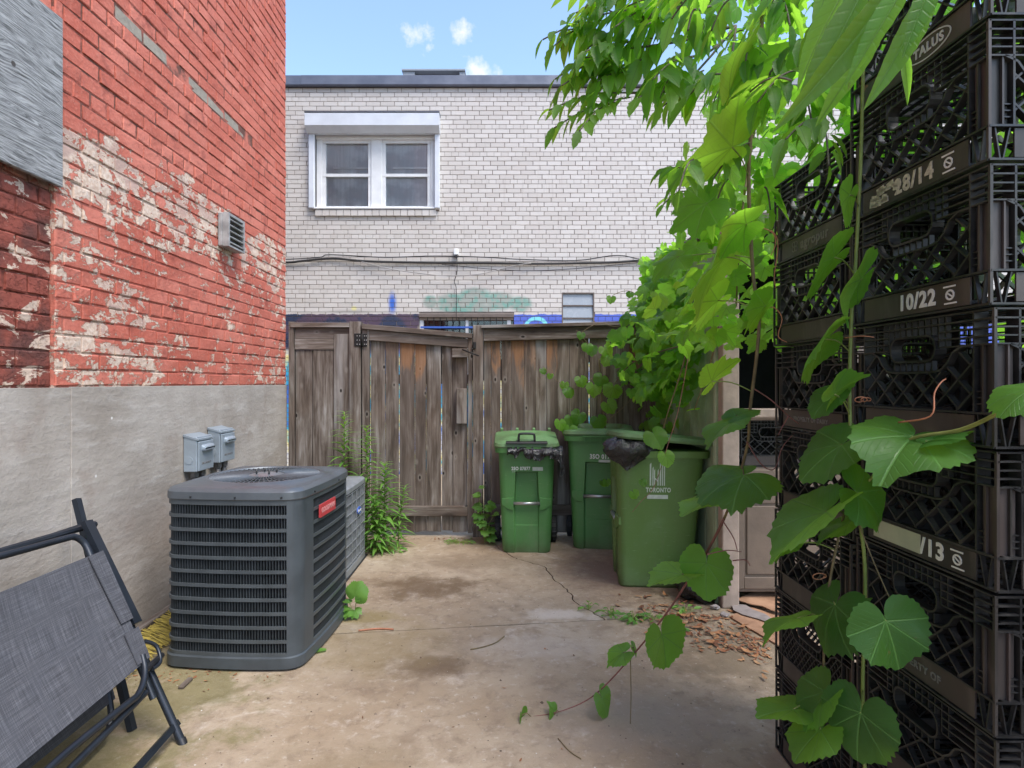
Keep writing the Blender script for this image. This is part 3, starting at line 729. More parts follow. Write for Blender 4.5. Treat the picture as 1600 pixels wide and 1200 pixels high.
# basement window with bars
bw = bpy.data.objects.new('barred_window', None); COL.objects.link(bw); bw.parent = wb; bw.location = (0, -10, 0)
a, b, zt = wins[1][0], wins[1][1], wins[1][3]
MB().box(a, b, YW - .03, YW + .05, zt - .045, zt - .002).build('lintel', 'frame_brown', bw)
MB().box(a + .004, b - .004, YW + .02, YW + .07, zt - .085, zt - .047).build('frame_head', 'post_cream', bw)
for xx in (a + .004, PX(726, YW), b - .10):
    MB().box(xx, xx + .055, YW + .03, YW + .075, 1.36, zt - .087).build('frame_jamb', 'white_vinyl', bw)
MB().box(a + .01, b - .01, YW + .08, YW + .085, 1.36, zt - .05).build('pane', 'glass', bw)
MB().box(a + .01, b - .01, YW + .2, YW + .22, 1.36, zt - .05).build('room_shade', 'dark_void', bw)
for k in range(13):
    xx = a + .12 + k * (b - a - .2) / 13; MB().box(xx, xx + .011, YW - .012, YW - .001, 1.36, zt - .05).build('bar', 'hinge_black', bw)
MB().box(a + .02, b - .02, YW - .022, YW - .0125, PZ(513, YW) - .0, PZ(510, YW)).build('cross_bar', 'badge_blue', bw)
# small window with three obscured panes
sw = bpy.data.objects.new('louvre_window', None); COL.objects.link(sw); sw.parent = wb; sw.location = (0, -10, 0)
a, b, zt = wins[2][0], wins[2][1], wins[2][3]
for (p, q, r_, s_) in ((a, a + .016, 1.6, zt), (b - .016, b, 1.6, zt), (a + .0161, b - .0161, zt - .016, zt)):
    MB().box(p, q, YW - .004, YW + .06, r_, s_).build('frame', 'frame_brown', sw)
zz = zt - .018
for k in range(4):
    MB().prism([(a + .017, YW + .03, zz), (a + .017, YW + .035, zz), (a + .017, YW + .015, zz - .165), (a + .017, YW + .010, zz - .165)], (b - a - .034, 0, 0)).build('glass_slat', 'opaque_pane', sw)
    MB().box(a + .017, b - .017, YW + .012, YW + .04, zz - .184, zz - .168).build('slat_rail', 'frame_brown', sw); zz -= .186
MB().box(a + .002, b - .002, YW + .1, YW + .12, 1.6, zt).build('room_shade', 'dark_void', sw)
# floodlight box and cables on the wall
Yc = YW - .03
fl = thing('wall_sensor', 'small white box fixed above the cables on the white wall', 'sensor', (PX(713, Yc), Yc, PZ(397, Yc)))
MB().cbox(-.035, .035, -.05, .027, -.02, .07, .008).build('housing', 'white_vinyl', fl)
MB().cbox(-.016, .016, -.06, .02, -.055, -.021, .005).build('neck', 'black_plastic', fl)
def cable(pts, r, mat, label):
    P = smooth_path([P3(x, y, Yc + dy) for x, y, dy in pts], 5)
    o = MB().tube(P, r, 6).build('wall_cable', mat, None, True); tag(o, label, 'cable', 'cables strung along the white wall'); return o
cable([(380, 410, 0), (450, 410, 0), (470, 408, -.01), (520, 404, 0), (570, 408, -.02), (650, 410, 0), (760, 411, 0), (850, 412, -.01), (950, 410, 0), (1020, 407, 0), (1150, 409, 0)], .017, 'cable_black', 'thickest black cable running straight across the white wall')
cable([(380, 405, 0), (450, 405, -.02), (500, 402, -.02), (516, 398, -.03), (600, 402, -.02), (680, 400, -.02), (760, 402, -.03), (810, 405, -.02), (900, 407, -.02), (965, 399, -.03), (1020, 407, -.02), (1150, 405, 0)], .008, 'cable_black', 'thin black cable that arches above the thick one on the white wall')
cable([(565, 409, -.04), (600, 418, -.04), (640, 425, -.04), (700, 431, -.04), (750, 428, -.04), (800, 416, -.04), (830, 411, -.04)], .007, 'cable_grey', 'pale cable sagging lowest below the others on the white wall')
cable([(690, 413, -.03), (760, 420, -.02), (820, 423, -.02), (880, 421, -.02), (950, 415, -.02), (1010, 409, -.02)], .005, 'cable_black', 'thin dark cable sagging below the thick one right of the sensor')
cable([(714, 402, -.0), (714, 425, .0), (710, 440, 0), (713, 452, 0), (713, 500, .0)], .005, 'cable_black', 'thin cable dropping down the white wall from the white sensor box')

# ------------------------------------------------------------------ fence and gate
YF = 5.06
def jbox(mb, x0, x1, z0, z1, y0, y1, c=.004): mb.cbox(x0, x1, y0, y1, z0, z1, c); return mb
def board(parent, px0, px1, pz0, pz1, y0, y1, mat='wood_v', name='plank'):
    """board given by its edges; tops may differ (tuple) for sloping boards"""
    xa, xb = PX(px0, YF), PX(px1, YF)
    za = pz1 if isinstance(pz1, tuple) else (pz1, pz1); zb = pz0 if isinstance(pz0, tuple) else (pz0, pz0)
    c = .003; mb = MB()
    def ring(y, k): return [(xa + k, y, zb[0] + k), (xb - k, y, zb[1] + k), (xb - k, y, za[1] - k), (xa + k, y, za[0] - k)]
    mb.loft([ring(y0, c), ring(y0 + c, 0), ring(y1, 0)])
    return mb.build(name, mat, parent)
def Z(py): return PZ(py, YF)
fl_ = thing('wooden_fence', 'short weathered wood fence panel between the red brick wall and the gate', 'fence', (0, 0, 0))
board(fl_, 452, 460.5, .01, Z(503), YF - .02, YF + .07, name='post')
board(fl_, 455.5, 547, Z(512), Z(504.5), YF - .035, YF + .03, 'wood_h', 'cap_rail')
board(fl_, 460.8, 546.5, Z(529), Z(512.3), YF - .004, YF + .03, 'wood_h', 'rail')
board(fl_, 460.8, 522, Z(546.5), Z(529.3), YF - .008, YF + .03, 'wood_h', 'rail')
for a, b, top, dy in ((461.8, 487.6, 546.8, .006), (488.5, 521.5, 546.8, .0), (522.3, 546.6, 522, -.012)):
    board(fl_, a, b, .015, Z(top), YF + dy, YF + .024 + dy if top != 522 else YF - .0085 if False else YF + dy + .02)
board(fl_, 547, 564.5, .0, Z(503), YF - .03, YF + .08, name='post')
board(fl_, 462, 546.4, Z(805), Z(790), YF + .032, YF + .07, 'wood_h', 'back_rail')
gt = thing('wooden_gate', 'sagging weathered wood gate with sloping top rail and bottom rail', 'gate', (0, 0, 0))
board(gt, 566.5, 577, .03, Z(510), YF - .02, YF + .04, name='stile')
board(gt, 567, 738, (Z(514.5), Z(529)), (Z(506.5), Z(521.5)), YF - .045, YF + .03, 'wood_h', 'cap_rail')
board(gt, 577.3, 731, (Z(532), Z(543.5)), (Z(515.5), Z(529.2)), YF - .018, YF + .012, 'wood_h', 'rail')
gp = [(578.5, 601, .0), (601.6, 622.3, .003), (623.8, 647.5, -.002), (648, 665, .003), (665.6, 688.6, .0), (690.2, 706.8, .004), (707.0, 730.4, .0)]
for i, (a, b, dy) in enumerate(gp):
    ta = 532 + (a - 577) / 154 * 11.5; tb = 532 + (b - 577) / 154 * 11.5
    board(gt, a, b, (.03 + .01 * (i % 3), .035 + .01 * (i % 2)), (Z(ta - 8), Z(tb - 8)), YF + .014 + dy, YF + .032 + dy)
board(gt, 731.2, 738.2, .03, Z(524), YF - .02, YF + .04, name='stile')
board(gt, 596, 731, Z(805.5), Z(790.5), YF - .022, YF + .0135, 'wood_h', 'rail')
board(gt, 578, 731, Z(600), Z(585), YF + .038, YF + .07, 'wood_h', 'back_rail')
board(gt, 707, 731, Z(559), Z(545), YF - .055, YF - .0, 'wood_h', 'stop_block')
board(gt, 713.7, 729.5, Z(661.5), Z(607), YF - .04, YF + .013, 'wood_v', 'grip_block')
MB().tube([P3(722, 546, YF - .07), P3(748, 556, YF - .11)], .006, 6).build('latch_rod', 'hinge_black', gt, True)
MB().cbox(PX(739.5, YF), PX(744, YF), YF - .05, YF - .031, Z(545), Z(535), .003).build('latch_catch', 'hinge_black', gt)
hg = MB().cbox(PX(555, YF), PX(565.3, YF), YF - .038, YF - .0305, Z(541.5), Z(521.5), .002).build('hinge_leaf', 'hinge_black', gt)
h2 = MB().cbox(PX(566.2, YF), PX(575, YF), YF - .038, YF - .0305, Z(542), Z(522), .002).build('hinge_leaf', 'hinge_black', gt)
MB().tube([P3(565.7, 521.5, YF - .036), P3(565.7, 542, YF - .036)], .006, 8).build('hinge_pin', 'hinge_black', gt, True)
for h, xs in ((hg, (558, 562)), (h2, (569.5, 572.5))):
    for xx in xs:
        for yy in (525, 531.5, 538): MB().lathe([(.004, 0), (.0045, -.002), (.002, -.004)], 8, tuple(P3(xx, yy, YF - .0382)), 'y').build('screw', 'nail', h)
fr_ = thing('wooden_fence', 'long weathered wood fence panel behind the green bins', 'fence', (0, 0, 0))
board(fr_, 739, 755, .0, Z(508.5), YF - .03, YF + .08, name='post')
X2 = 1040
board(fr_, 752, X2, (Z(513.5), Z(507)), (Z(509), Z(501)), YF - .05, YF + .06, 'wood_h', 'cap_rail')
board(fr_, 755.6, X2, (Z(533), Z(526)), (Z(514), Z(507.6)), YF - .012, YF + .024, 'wood_h', 'rail')
x = 756
i = 0
while x < X2 - 8:
    w = (11, 15, 15.5, 20, 18, 17, 17, 19, 14, 16)[i % 10]; gap = 1.3 if i in (1, 9) else .12
    top = 527 - (x - 756) / 284 * 7
    board(fr_, x, x + w, .015 + .01 * (i % 3), Z(top), YF + .026 + (.004 if i % 2 else 0), YF + .046 + (.004 if i % 2 else 0)); x += w + gap; i += 1
board(fr_, 757, X2, Z(805), Z(789), YF - .006, YF + .0255, 'wood_h', 'rail')

# ------------------------------------------------------------------ air conditioner (near, dark)
def ac_outline(hx, hy, r, bow, n=7):
    """bowed rounded rectangle, counter-clockwise from the right side"""
    pts = []
    def side(p, q, nrm):
        for k in range(n):
            t = k / n; b = bow * (1 - (2 * t - 1) ** 2); pts.append((p[0] + (q[0] - p[0]) * t + nrm[0] * b, p[1] + (q[1] - p[1]) * t + nrm[1] * b))
    def corner(cx, cy, a0):
        for k in range(6): a = math.radians(a0 + 90 * k / 6); pts.append((cx + r * math.cos(a), cy + r * math.sin(a)))
    side((hx, -hy + r), (hx, hy - r), (1, 0)); corner(hx - r, hy - r, 0)
    side((hx - r, hy), (-hx + r, hy), (0, 1)); corner(-hx + r, hy - r, 90)
    side((-hx, hy - r), (-hx, -hy + r), (-1, 0)); corner(-hx + r, -hy + r, 180)
    side((-hx + r, -hy), (hx - r, -hy), (0, -1)); corner(hx - r, -hy + r, 270)
    return pts
def ring3(pl, z, k=0):
    c = []
    n = len(pl)
    for i, (x, y) in enumerate(pl):
        a, b = pl[i - 1], pl[(i + 1) % n]; t = Vector((b[0] - a[0], b[1] - a[1])); t.normalize(); c.append((x + t.y * k, y - t.x * k, z))
    return c
ac = thing('air_conditioner', 'large dark grey louvred air conditioner unit with fan grille on top beside the wall', 'air conditioner', (-1.232, 3.075, 0), math.radians(-3.5))
hx, hy, ACH = .322, .365, .835
ol = ac_outline(hx, hy, .075, .012)
MB().loft([ring3(ol, .012, .004), ring3(ol, .012, .012), ring3(ol, .06, .012), ring3(ol, .065, .004)]).build('base_pan', 'ac_body', ac, 30)
MB().loft([ring3(ol, .05, -.022), ring3(ol, ACH - .05, -.022)]).build('coil_core', 'ac_dark', ac, 30)
def strip(pl, i0, i1, z0, z1, k0, k1, mb):
    """closed band segment following the outline between two indices"""
    n = len(pl); rr = [ring3(pl, z, k) for z, k in ((z0, k0), (z0, k1), (z1, k1), (z1, k0))]
    idx = [(i0 + j) % n for j in range(i1 - i0 + 1)]
    mb.loft([[r_[i] for r_ in rr] for i in idx]); return mb
n1 = 7; NP = len(ol)
# outline index: right side 0-6, corner 7-12, back 13-19, corner 20-25, left 26-32, corner 33-38, front 39-45, corner 46-51
def fine(pl, i0, i1, step):
    n = len(pl); out = []; acc = 0
    for j in range(i0, i1):
        a = Vector(pl[j % n]); b = Vector(pl[(j + 1) % n]); L = (b - a).length; d = step - acc
        while d <= L: p = a + (b - a) * (d / L); t = (b - a).normalized(); out.append((p, Vector((t.y, -t.x)))); d += step
        acc = (acc + L) % step if L >= step - acc else acc + L
    return out
segs = ((33, 47), (53, 59))                                      # front louvres (with left corner), right louvres
NS = 11; zb, zt_ = .07, ACH - .065; pz = (zt_ - zb) / NS
for s0, s1 in segs:
    mb = MB()
    for (p, nn) in fine(ol, s0, s1, .0135):
        t = Vector((-nn.y, nn.x)); a = p - nn * .020; b = p - nn * .005; h = t * .0024
        mb.add([(a.x - h.x, a.y - h.y, zb), (a.x + h.x, a.y + h.y, zb), (b.x + h.x, b.y + h.y, zb), (b.x - h.x, b.y - h.y, zb), (a.x - h.x, a.y - h.y, zt_), (a.x + h.x, a.y + h.y, zt_), (b.x + h.x, b.y + h.y, zt_), (b.x - h.x, b.y - h.y, zt_)], MB.BF)
    mb.build('coil_fins', 'ac_fin', ac)
    for k in range(NS + 1):
        z = zb + k * pz; hh = .0075 if 0 < k < NS else .012
        strip(ol, s0, s1, z - hh, z + hh, -.004, .003, MB()).build('louvre_slat', 'ac_slat', ac, 30)
strip(ol, 47, 53, .064, ACH - .05, -.02, .004, MB()).build('corner_panel', 'ac_body', ac, 35)
strip(ol, 7, 33, .064, ACH - .05, -.02, .002, MB()).build('rear_panel', 'ac_body', ac, 35)
# top: shell with raised rim and round opening
cr = .268; cy0 = .0
def circ(r, z, n=NP, ph=0):
    out = []
    for i in range(n):
        x, y = ol[i]; a = math.atan2(y, x); out.append((r * math.cos(a), r * math.sin(a) , z))
    return out
MB().loft([ring3(ol, ACH - .055, .006), ring3(ol, ACH - .05, .010), ring3(ol, ACH - .018, .009), ring3(ol, ACH - .004, -.004), ring3(ol, ACH, -.02), circ(cr + .034, ACH + .002), circ(cr + .024, ACH + .010), circ(cr + .006, ACH + .010), circ(cr, ACH + .003), circ(cr, ACH - .06)], False, False).build('top_shell', 'ac_top', ac, 40)
MB().lathe([(cr - .002, ACH - .21), (cr - .002, ACH - .20)], 32).build('fan_well', 'ac_dark', ac)
gr = MB().lathe([(.001, ACH - .004), (.088, ACH - .004), (.094, ACH + .006), (.06, ACH + .013), (.001, ACH + .015)], 28).build('grille_hub', 'fan_metal', ac, 40)
for k in range(64):                                              # radial wires of the grille
    a = 2 * math.pi * k / 64; mb = MB()
    mb.tube([(math.cos(a + d) * r_, math.sin(a + d) * r_, ACH + .004 + .006 * (1 - r_ / cr)) for r_, d in ((.088, 0), (.15, .05), (.21, .09), (cr + .01, .11))], .0028, 4, False)
    if k == 0: wires = MB()
    wires.add(mb.v, mb.f)
wires.build('grille_wires', 'ac_top', ac, True, 'stuff')
for rr_ in (.145, .205):
    MB().tube([(rr_ * math.cos(t * .1963), rr_ * math.sin(t * .1963), ACH + .003) for t in range(33)], .0022, 5).build('grille_ring', 'ac_slat', ac, True)
for k in range(3):
    a0 = k * 2.094 + .5; rings = []
    for j in range(7):
        r_ = .06 + .19 * j / 6; w = .35 + .25 * j / 6
        rings.append([(r_ * math.cos(a0 + w * u), r_ * math.sin(a0 + w * u), ACH - .05 + .035 * u) for u in (-1, -.3, .4, 1)] + [(r_ * math.cos(a0 + w * u), r_ * math.sin(a0 + w * u), ACH - .053 + .035 * u) for u in (1, .4, -.3, -1)])
    MB().loft(rings).build('fan_blade', 'fan_metal', ac, True)
for a in (.5, 2.2, 3.9, 5.4): MB().tube([(.05 * math.cos(a), .05 * math.sin(a), ACH + .01), (.05 * math.cos(a), .05 * math.sin(a), ACH + .034)], .005, 6).build('mounting_bolt', 'black_plastic', ac, True)
for i in (40, 43, 46, 53, 57):
    p = ring3(ol, ACH - .04, .011)[i % NP]; MB().lathe([(.0045, -.004), (.0045, .003), (.002, .004)], 8, p, 'y').build('screw', 'black_plastic', ac)
bd = MB(); p0 = Vector(ring3(ol, .655, .006)[2]); p1 = Vector(ring3(ol, .655, .006)[5]); tt = (p1 - p0).normalized(); nn = Vector((tt.y, -tt.x, 0))
p0 = p0 - tt * .03
W_, H_ = .215, .062
bd.prism([p0, p0 + tt * W_, p0 + tt * W_ + Vector((0, 0, H_)), p0 + Vector((0, 0, H_))], nn * .009)
bg = bd.build('badge', 'badge_red', ac)
text_obj('badge_text', 'GOODMAN', .034, 'badge_pale', bg, frame(p0 + tt * W_ / 2 + Vector((0, 0, H_ / 2)) + nn * .0095, tt, (0, 0, 1), nn), stretch=.95)
MB().cbox(-.305, .305, -.35, .35, .0, .0115, .003).build('rubber_pad', 'rubber', ac)

# second, smaller unit
a2 = thing('air_conditioner', 'smaller light grey wire-guarded air conditioner unit behind the large dark one', 'air conditioner', (-1.36, 4.2, 0), 0)
o2 = ac_outline(.315, .295, .05, .003); H2 = .61
MB().loft([ring3(o2, .012, .006), ring3(o2, .055, .006)]).build('base_pan', 'ac_light', a2, 30)
MB().loft([ring3(o2, .056, -.018), ring3(o2, H2 - .04, -.018)]).build('coil_core', 'ac_core', a2, 30)
for k in range(8):
    z = .075 + k * (H2 - .13) / 7; strip(o2, 0, NP, z - .0035, z + .0035, -.004, .002, MB()).build('guard_wire', 'ac_light', a2, 30)
mb = MB()
for (p, nn) in fine(o2, 0, NP, .0125):
    q = p - nn * .006; t = Vector((-nn.y, nn.x)) * .0018; r_ = p - nn * .018
    mb.add([(r_.x - t.x, r_.y - t.y, .056), (r_.x + t.x, r_.y + t.y, .056), (q.x + t.x, q.y + t.y, .056), (q.x - t.x, q.y - t.y, .056), (r_.x - t.x, r_.y - t.y, H2 - .04), (r_.x + t.x, r_.y + t.y, H2 - .04), (q.x + t.x, q.y + t.y, H2 - .04), (q.x - t.x, q.y - t.y, H2 - .04)], MB.BF)
mb.build('coil_fins', 'ac_light', a2)
for (p, nn) in fine(o2, 0, NP, .125): MB().box(p.x - .004, p.x + .004, p.y - .004, p.y + .004, .055, H2 - .04).build('guard_post', 'ac_light', a2)
def circ2(r, z): return [(r * math.cos(math.atan2(y, x)), r * math.sin(math.atan2(y, x)), z) for x, y in o2]
MB().loft([ring3(o2, H2 - .042, .006), ring3(o2, H2 - .012, .006), ring3(o2, H2, -.008), circ2(.25, H2 + .003), circ2(.235, H2 - .003), circ2(.235, H2 - .07)], False, False).build('top_shell', 'ac_light', a2, 40)
MB().lathe([(.234, H2 - .13), (.234, H2 - .12)], 24).build('fan_well', 'ac_dark', a2)
for k in range(8):
    r_ = .03 + k * .028; MB().tube([(r_ * math.cos(t * .1963), r_ * math.sin(t * .1963), H2 + .003) for t in range(33)], .0028, 5).build('grille_ring', 'ac_light', a2, True)
for k in range(8):
    a = k * math.pi / 4; MB().tube([(.02 * math.cos(a), .02 * math.sin(a), H2), (.24 * math.cos(a), .24 * math.sin(a), H2)], .003, 5).build('grille_spoke', 'ac_light', a2, True)
cb = MB().loft([[(.322, .05 + .055 * math.cos(t * .3927), .40 + .027 * math.sin(t * .3927)) for t in range(16)], [(.330, .05 + .052 * math.cos(t * .3927), .40 + .025 * math.sin(t * .3927)) for t in range(16)]]).build('badge', 'badge_blue', a2)
text_obj('badge_text', 'Carrier', .028, 'print_white', cb, frame((.3305, .05, .40), (0, 1, 0), (0, 0, 1), (1, 0, 0)))
MB().cbox(-.33, .33, -.31, .31, 0, .0115, .003).build('rubber_pad', 'rubber', a2)

# ------------------------------------------------------------------ disconnect boxes on the wall
def disconnect(y0, y1, z0, z1, label):
    x0 = WX + .008; x1 = WX + .098
    t = thing('disconnect_box', label, 'electrical box', (x0, (y0 + y1) / 2, z0), 0, 'electrical boxes on the parged wall')
    h = (y1 - y0) / 2; H = z1 - z0
    MB().cbox(0, .078, -h, h, 0, H, .004).build('enclosure', 'box_grey', t)
    MB().prism([(0, -h - .004, H + .002), (.088, -h - .004, H - .022), (.088, -h - .004, H - .012), (0, -h - .004, H + .014)], (0, 2 * h + .008, 0)).build('rain_hood', 'box_grey', t)
    MB().cbox(.079, .090, -h + .004, h - .003, .004, H - .03, .003).build('cover', 'box_grey', t)
    MB().loft([[(x, a, b) for a, b in rrect(-h * .62 + k, h * .72 - k, H * .56 + k, H * .76 - k, .014)] for x, k in ((.088, 0), (.105, .002), (.114, .01))]).build('pull_handle', 'box_grey', t, 40)
    MB().tube([(.035, -h - .0005, H * .33), (.035, -h - .003, H * .33)], .022, 16).build('knockout', 'box_grey', t, 30)
    text_obj('rating_print', 'DISCONNECT', .016, 'print_dim', t, frame((.0905, .0, H * .22), (0, 1, 0), (0, 0, 1), (1, 0, 0)))
    for yy, L in ((-h * .45, .30), (h * .45, .26)):
        cpart = MB().tube([(.04, yy, .001), (.04, yy, -L), (.04, yy + .02, -L - .04), (.06, yy + .10, -L - .09)], .017, 10).build('conduit', 'conduit', t, True)
        MB().tube([(.04, yy, -.001), (.04, yy, -.035)], .025, 6).build('conduit_nut', 'conduit', cpart)
disconnect(3.42, 3.60, .80, 1.005, 'grey electrical disconnect box on the wall, nearer of the two above the air conditioner')
disconnect(3.70, 3.885, .815, 1.025, 'grey electrical disconnect box on the wall, farther one towards the fence')

# ------------------------------------------------------------------ folded patio chairs leaning on the wall
def CP(px, py, off=0):
    """point on the plane in which the folded chair leans (X = -1.16 - 0.62 Z), off = distance towards the yard"""
    Y = 1978.4 * F / 1000 / ((CX - px) + .62 * (py - CY)) ; Y = 1.9784 * F / ((CX - px) + .62 * (py - CY))
    p = P3(px, py, Y); n = Vector((1, 0, .62)).normalized(); return p + n * off
def chair_pt(y, z, off=0): return Vector((-1.16 - .62 * z, y, z)) + Vector((1, 0, .62)).normalized() * off
ch = thing('folding_chair', 'folded black patio chair with grey mesh fabric, front one leaning by the wall', 'chair', (-1.3, 1.8, 0))
def C(o): o.parent = ch; o.matrix_parent_inverse = Matrix.Translation((1.3, -1.8, 0)); return o
mb = MB(); NU, NV = 22, 12
tl, tr_, bl, br_ = chair_pt(1.30, .665), CP(150, 866), chair_pt(1.22, .265), CP(221, 1037)
nrm = Vector((1, 0, .62)).normalized()
for side in (0, 1):
    for i in range(NU + 1):
        for j in range(NV + 1):
            u, v = i / NU, j / NV; p = (tl * (1 - u) + tr_ * u) * (1 - v) + (bl * (1 - u) + br_ * u) * v
            sag = -.018 * math.sin(math.pi * u) * math.sin(math.pi * v) + .0015 * math.sin(u * 17 + v * 5)
            mb.v.append(tuple(p + nrm * (.022 + sag - .003 * side))); mb.uv.append((u * .95, v * .46))
K = (NU + 1) * (NV + 1)
for i in range(NU):
    for j in range(NV):
        a = i * (NV + 1) + j; mb.f.append((a, a + 1, a + NV + 2, a + NV + 1)); mb.f.append((K + a, K + a + NV + 1, K + a + NV + 2, K + a + 1))
C(mb.build('seat_fabric', 'fabric', None, True))
def quad_panel(p, off, name, mat='fabric'):
    m = MB(); q = [CP(x, y, off) for x, y in p]; m.prism(q, nrm * .004); m.uv = [(.1 * (i % 4 in (1, 2)), .2 * (i % 4 > 1)) for i in range(8)]; return C(m.build(name, mat))
quad_panel([(128, 876), (151, 866), (198, 972), (180, 981)], .026, 'fabric_hem')
quad_panel([(184, 998), (206, 985), (224, 1033), (205, 1046)], .026, 'fabric_hem')
def ctube(pts, r, name, off=0, flat=None, n=10):
    P = [CP(x, y, off) if not isinstance(x, Vector) else x for x, y in pts]; return C(MB().tube(smooth_path(P, 5), r, n, True, flat).build(name, 'chair_tube', None, 40))
ctube([(-220, 921), (-100, 892), (0, 869), (100, 842), (116, 839), (128, 845), (136, 856), (150, 890), (175, 945), (205, 1010), (222, 1048), (240, 1092)], .0125, 'side_tube')
C(MB().tube([CP(-220, 907, -.03), CP(0, 858, -.03), CP(158, 813, -.03)], .013, 8).build('back_rail', 'chair_tube', None, 40))
def bar(p, q, w, d, name, off=0):
    a, b = CP(*p, off), CP(*q, off); t = (b - a).normalized(); s = t.cross(nrm).normalized() * w; n = nrm * d
    m = MB(); m.loft([[a + s + n, a - s + n, a - s - n, a + s - n], [b + s + n, b - s + n, b - s - n, b + s - n]]); return C(m.build(name, 'chair_tube'))
bar((131, 817), (209, 977), .021, .010, 'arm_rest', .012)
ctube([(207, 972), (222, 1010), (290, 1160)], .0145, 'leg', -.012)
bar((282, 1126), (160, 1265), .011, .008, 'leg_brace', -.012)
ctube([(-80, 1350), (60, 1212), (120, 1160), (190, 1105), (205, 1092), (214, 1072), (216, 1050), (212, 1030)], .0115, 'seat_tube', .028)
ctube([(-60, 1372), (110, 1200), (180, 1130), (226, 1083)], .0115, 'cross_tube', .005)
ctube([(216, 1008), (234, 1016), (240, 1040), (228, 1052)], .007, 'hinge_loop', .03)
C(MB().tube([CP(216, 1054, .03), CP(246, 1028, .02)], .0115, 8).build('hinge_bolt', 'black_plastic', None, 40))
C(MB().tube([CP(287, 1152, -.012), CP(291, 1163, -.012)], .017, 10).build('foot_cap', 'black_plastic', None, 40))
# the one behind it
c2 = thing('folding_chair', 'second folded black chair, mostly hidden behind the front one against the wall', 'chair', (-1.45, 2.0, 0))
def C2(o): o.parent = c2; o.matrix_parent_inverse = Matrix.Translation((1.45, -2.0, 0)); return o
def C2P(y, z): return Vector((-1.405 - .42 * z, y, z))
def bar3(a, b, w, d, name):
    t = (b - a).normalized(); n2 = Vector((1, 0, .42)).normalized(); s = t.cross(n2).normalized() * w; n = n2 * d
    C2(MB().loft([[a + s + n, a - s + n, a - s - n, a + s - n], [b + s + n, b - s + n, b - s - n, b + s - n]]).build(name, 'chair_tube'))
bar3(C2P(2.235, .0), C2P(2.43, .84), .0135, .011, 'leg')
bar3(C2P(1.45, .0), C2P(1.45, .84), .0135, .011, 'leg')
C2(MB().tube([C2P(1.45, .74), C2P(2.40, .735)], .012, 8).build('back_rail', 'chair_tube', None, 40))
m = MB().prism([C2P(1.47, .13), C2P(2.215, .13), C2P(2.30, .56), C2P(1.47, .56)], (.004, 0, .0017)); m.uv = [(.0, 0), (.7, 0), (.8, .4), (0, .4)] * 2; C2(m.build('seat_fabric', 'fabric'))
C2(MB().tube(smooth_path([C2P(1.45, .05), C2P(2.05, .05), C2P(2.16, .08), C2P(2.20, .16)], 5), .011, 8).build('side_tube', 'chair_tube', None, 40))

# ------------------------------------------------------------------ broom lying along the wall
br = thing('push_broom', 'old wooden broom with yellow bristles lying against the wall base beside the air conditioner', 'broom', (-1.80, 2.9, 0), math.radians(2))
MB().cbox(-.045, -.005, -.38, .36, .035, .09, .006).build('broom_block', 'wood_y', br)
mb = MB()
for k in range(300):
    y = R(-.37, .35); z = R(.04, .085); L = R(.11, .14); dx = R(-.01, .01); dz = R(-.03, .0)
    mb.tube([(-.006, y, z), (.05, y + R(-.01, .01), z * .7 + .005), (L, y + dx, max(.004, z * .25 + .004))], .0018, 3, False)
mb.build('bristles', 'straw_yellow', br, False, 'stuff')
MB().tube([(-.025, -.10, .07), (-.02, -1.2, .16)], .012, 8).build('handle', 'wood_y', br, 40)

# ------------------------------------------------------------------ wheeled bins
def bin_ring(w, d, z, chd, chw, r=.045, y0=0):
    """cross-section, front towards -Y; central channel of depth chd in the front face"""
    hw, pts = w / 2, []
    yf, yb = y0 - d / 2, y0 + d / 2
    for (x, y) in ((-chw * 1.12, 0), (-chw, chd), (chw, chd), (chw * 1.12, 0)): pts.append((x, yf + y, z))
    for k in range(5): a = math.radians(-90 + 90 * k / 4); pts.append((hw - r + r * math.cos(a), yf + r + r * math.sin(a), z))
    for k in range(5): a = math.radians(90 * k / 4); pts.append((hw - r + r * math.cos(a), yb - r + r * math.sin(a), z))
    for k in range(5): a = math.radians(90 + 90 * k / 4); pts.append((-hw + r + r * math.cos(a), yb - r + r * math.sin(a), z))
    for k in range(5): a = math.radians(180 + 90 * k / 4); pts.append((-hw + r + r * math.cos(a), yf + r + r * math.sin(a), z))
    return pts
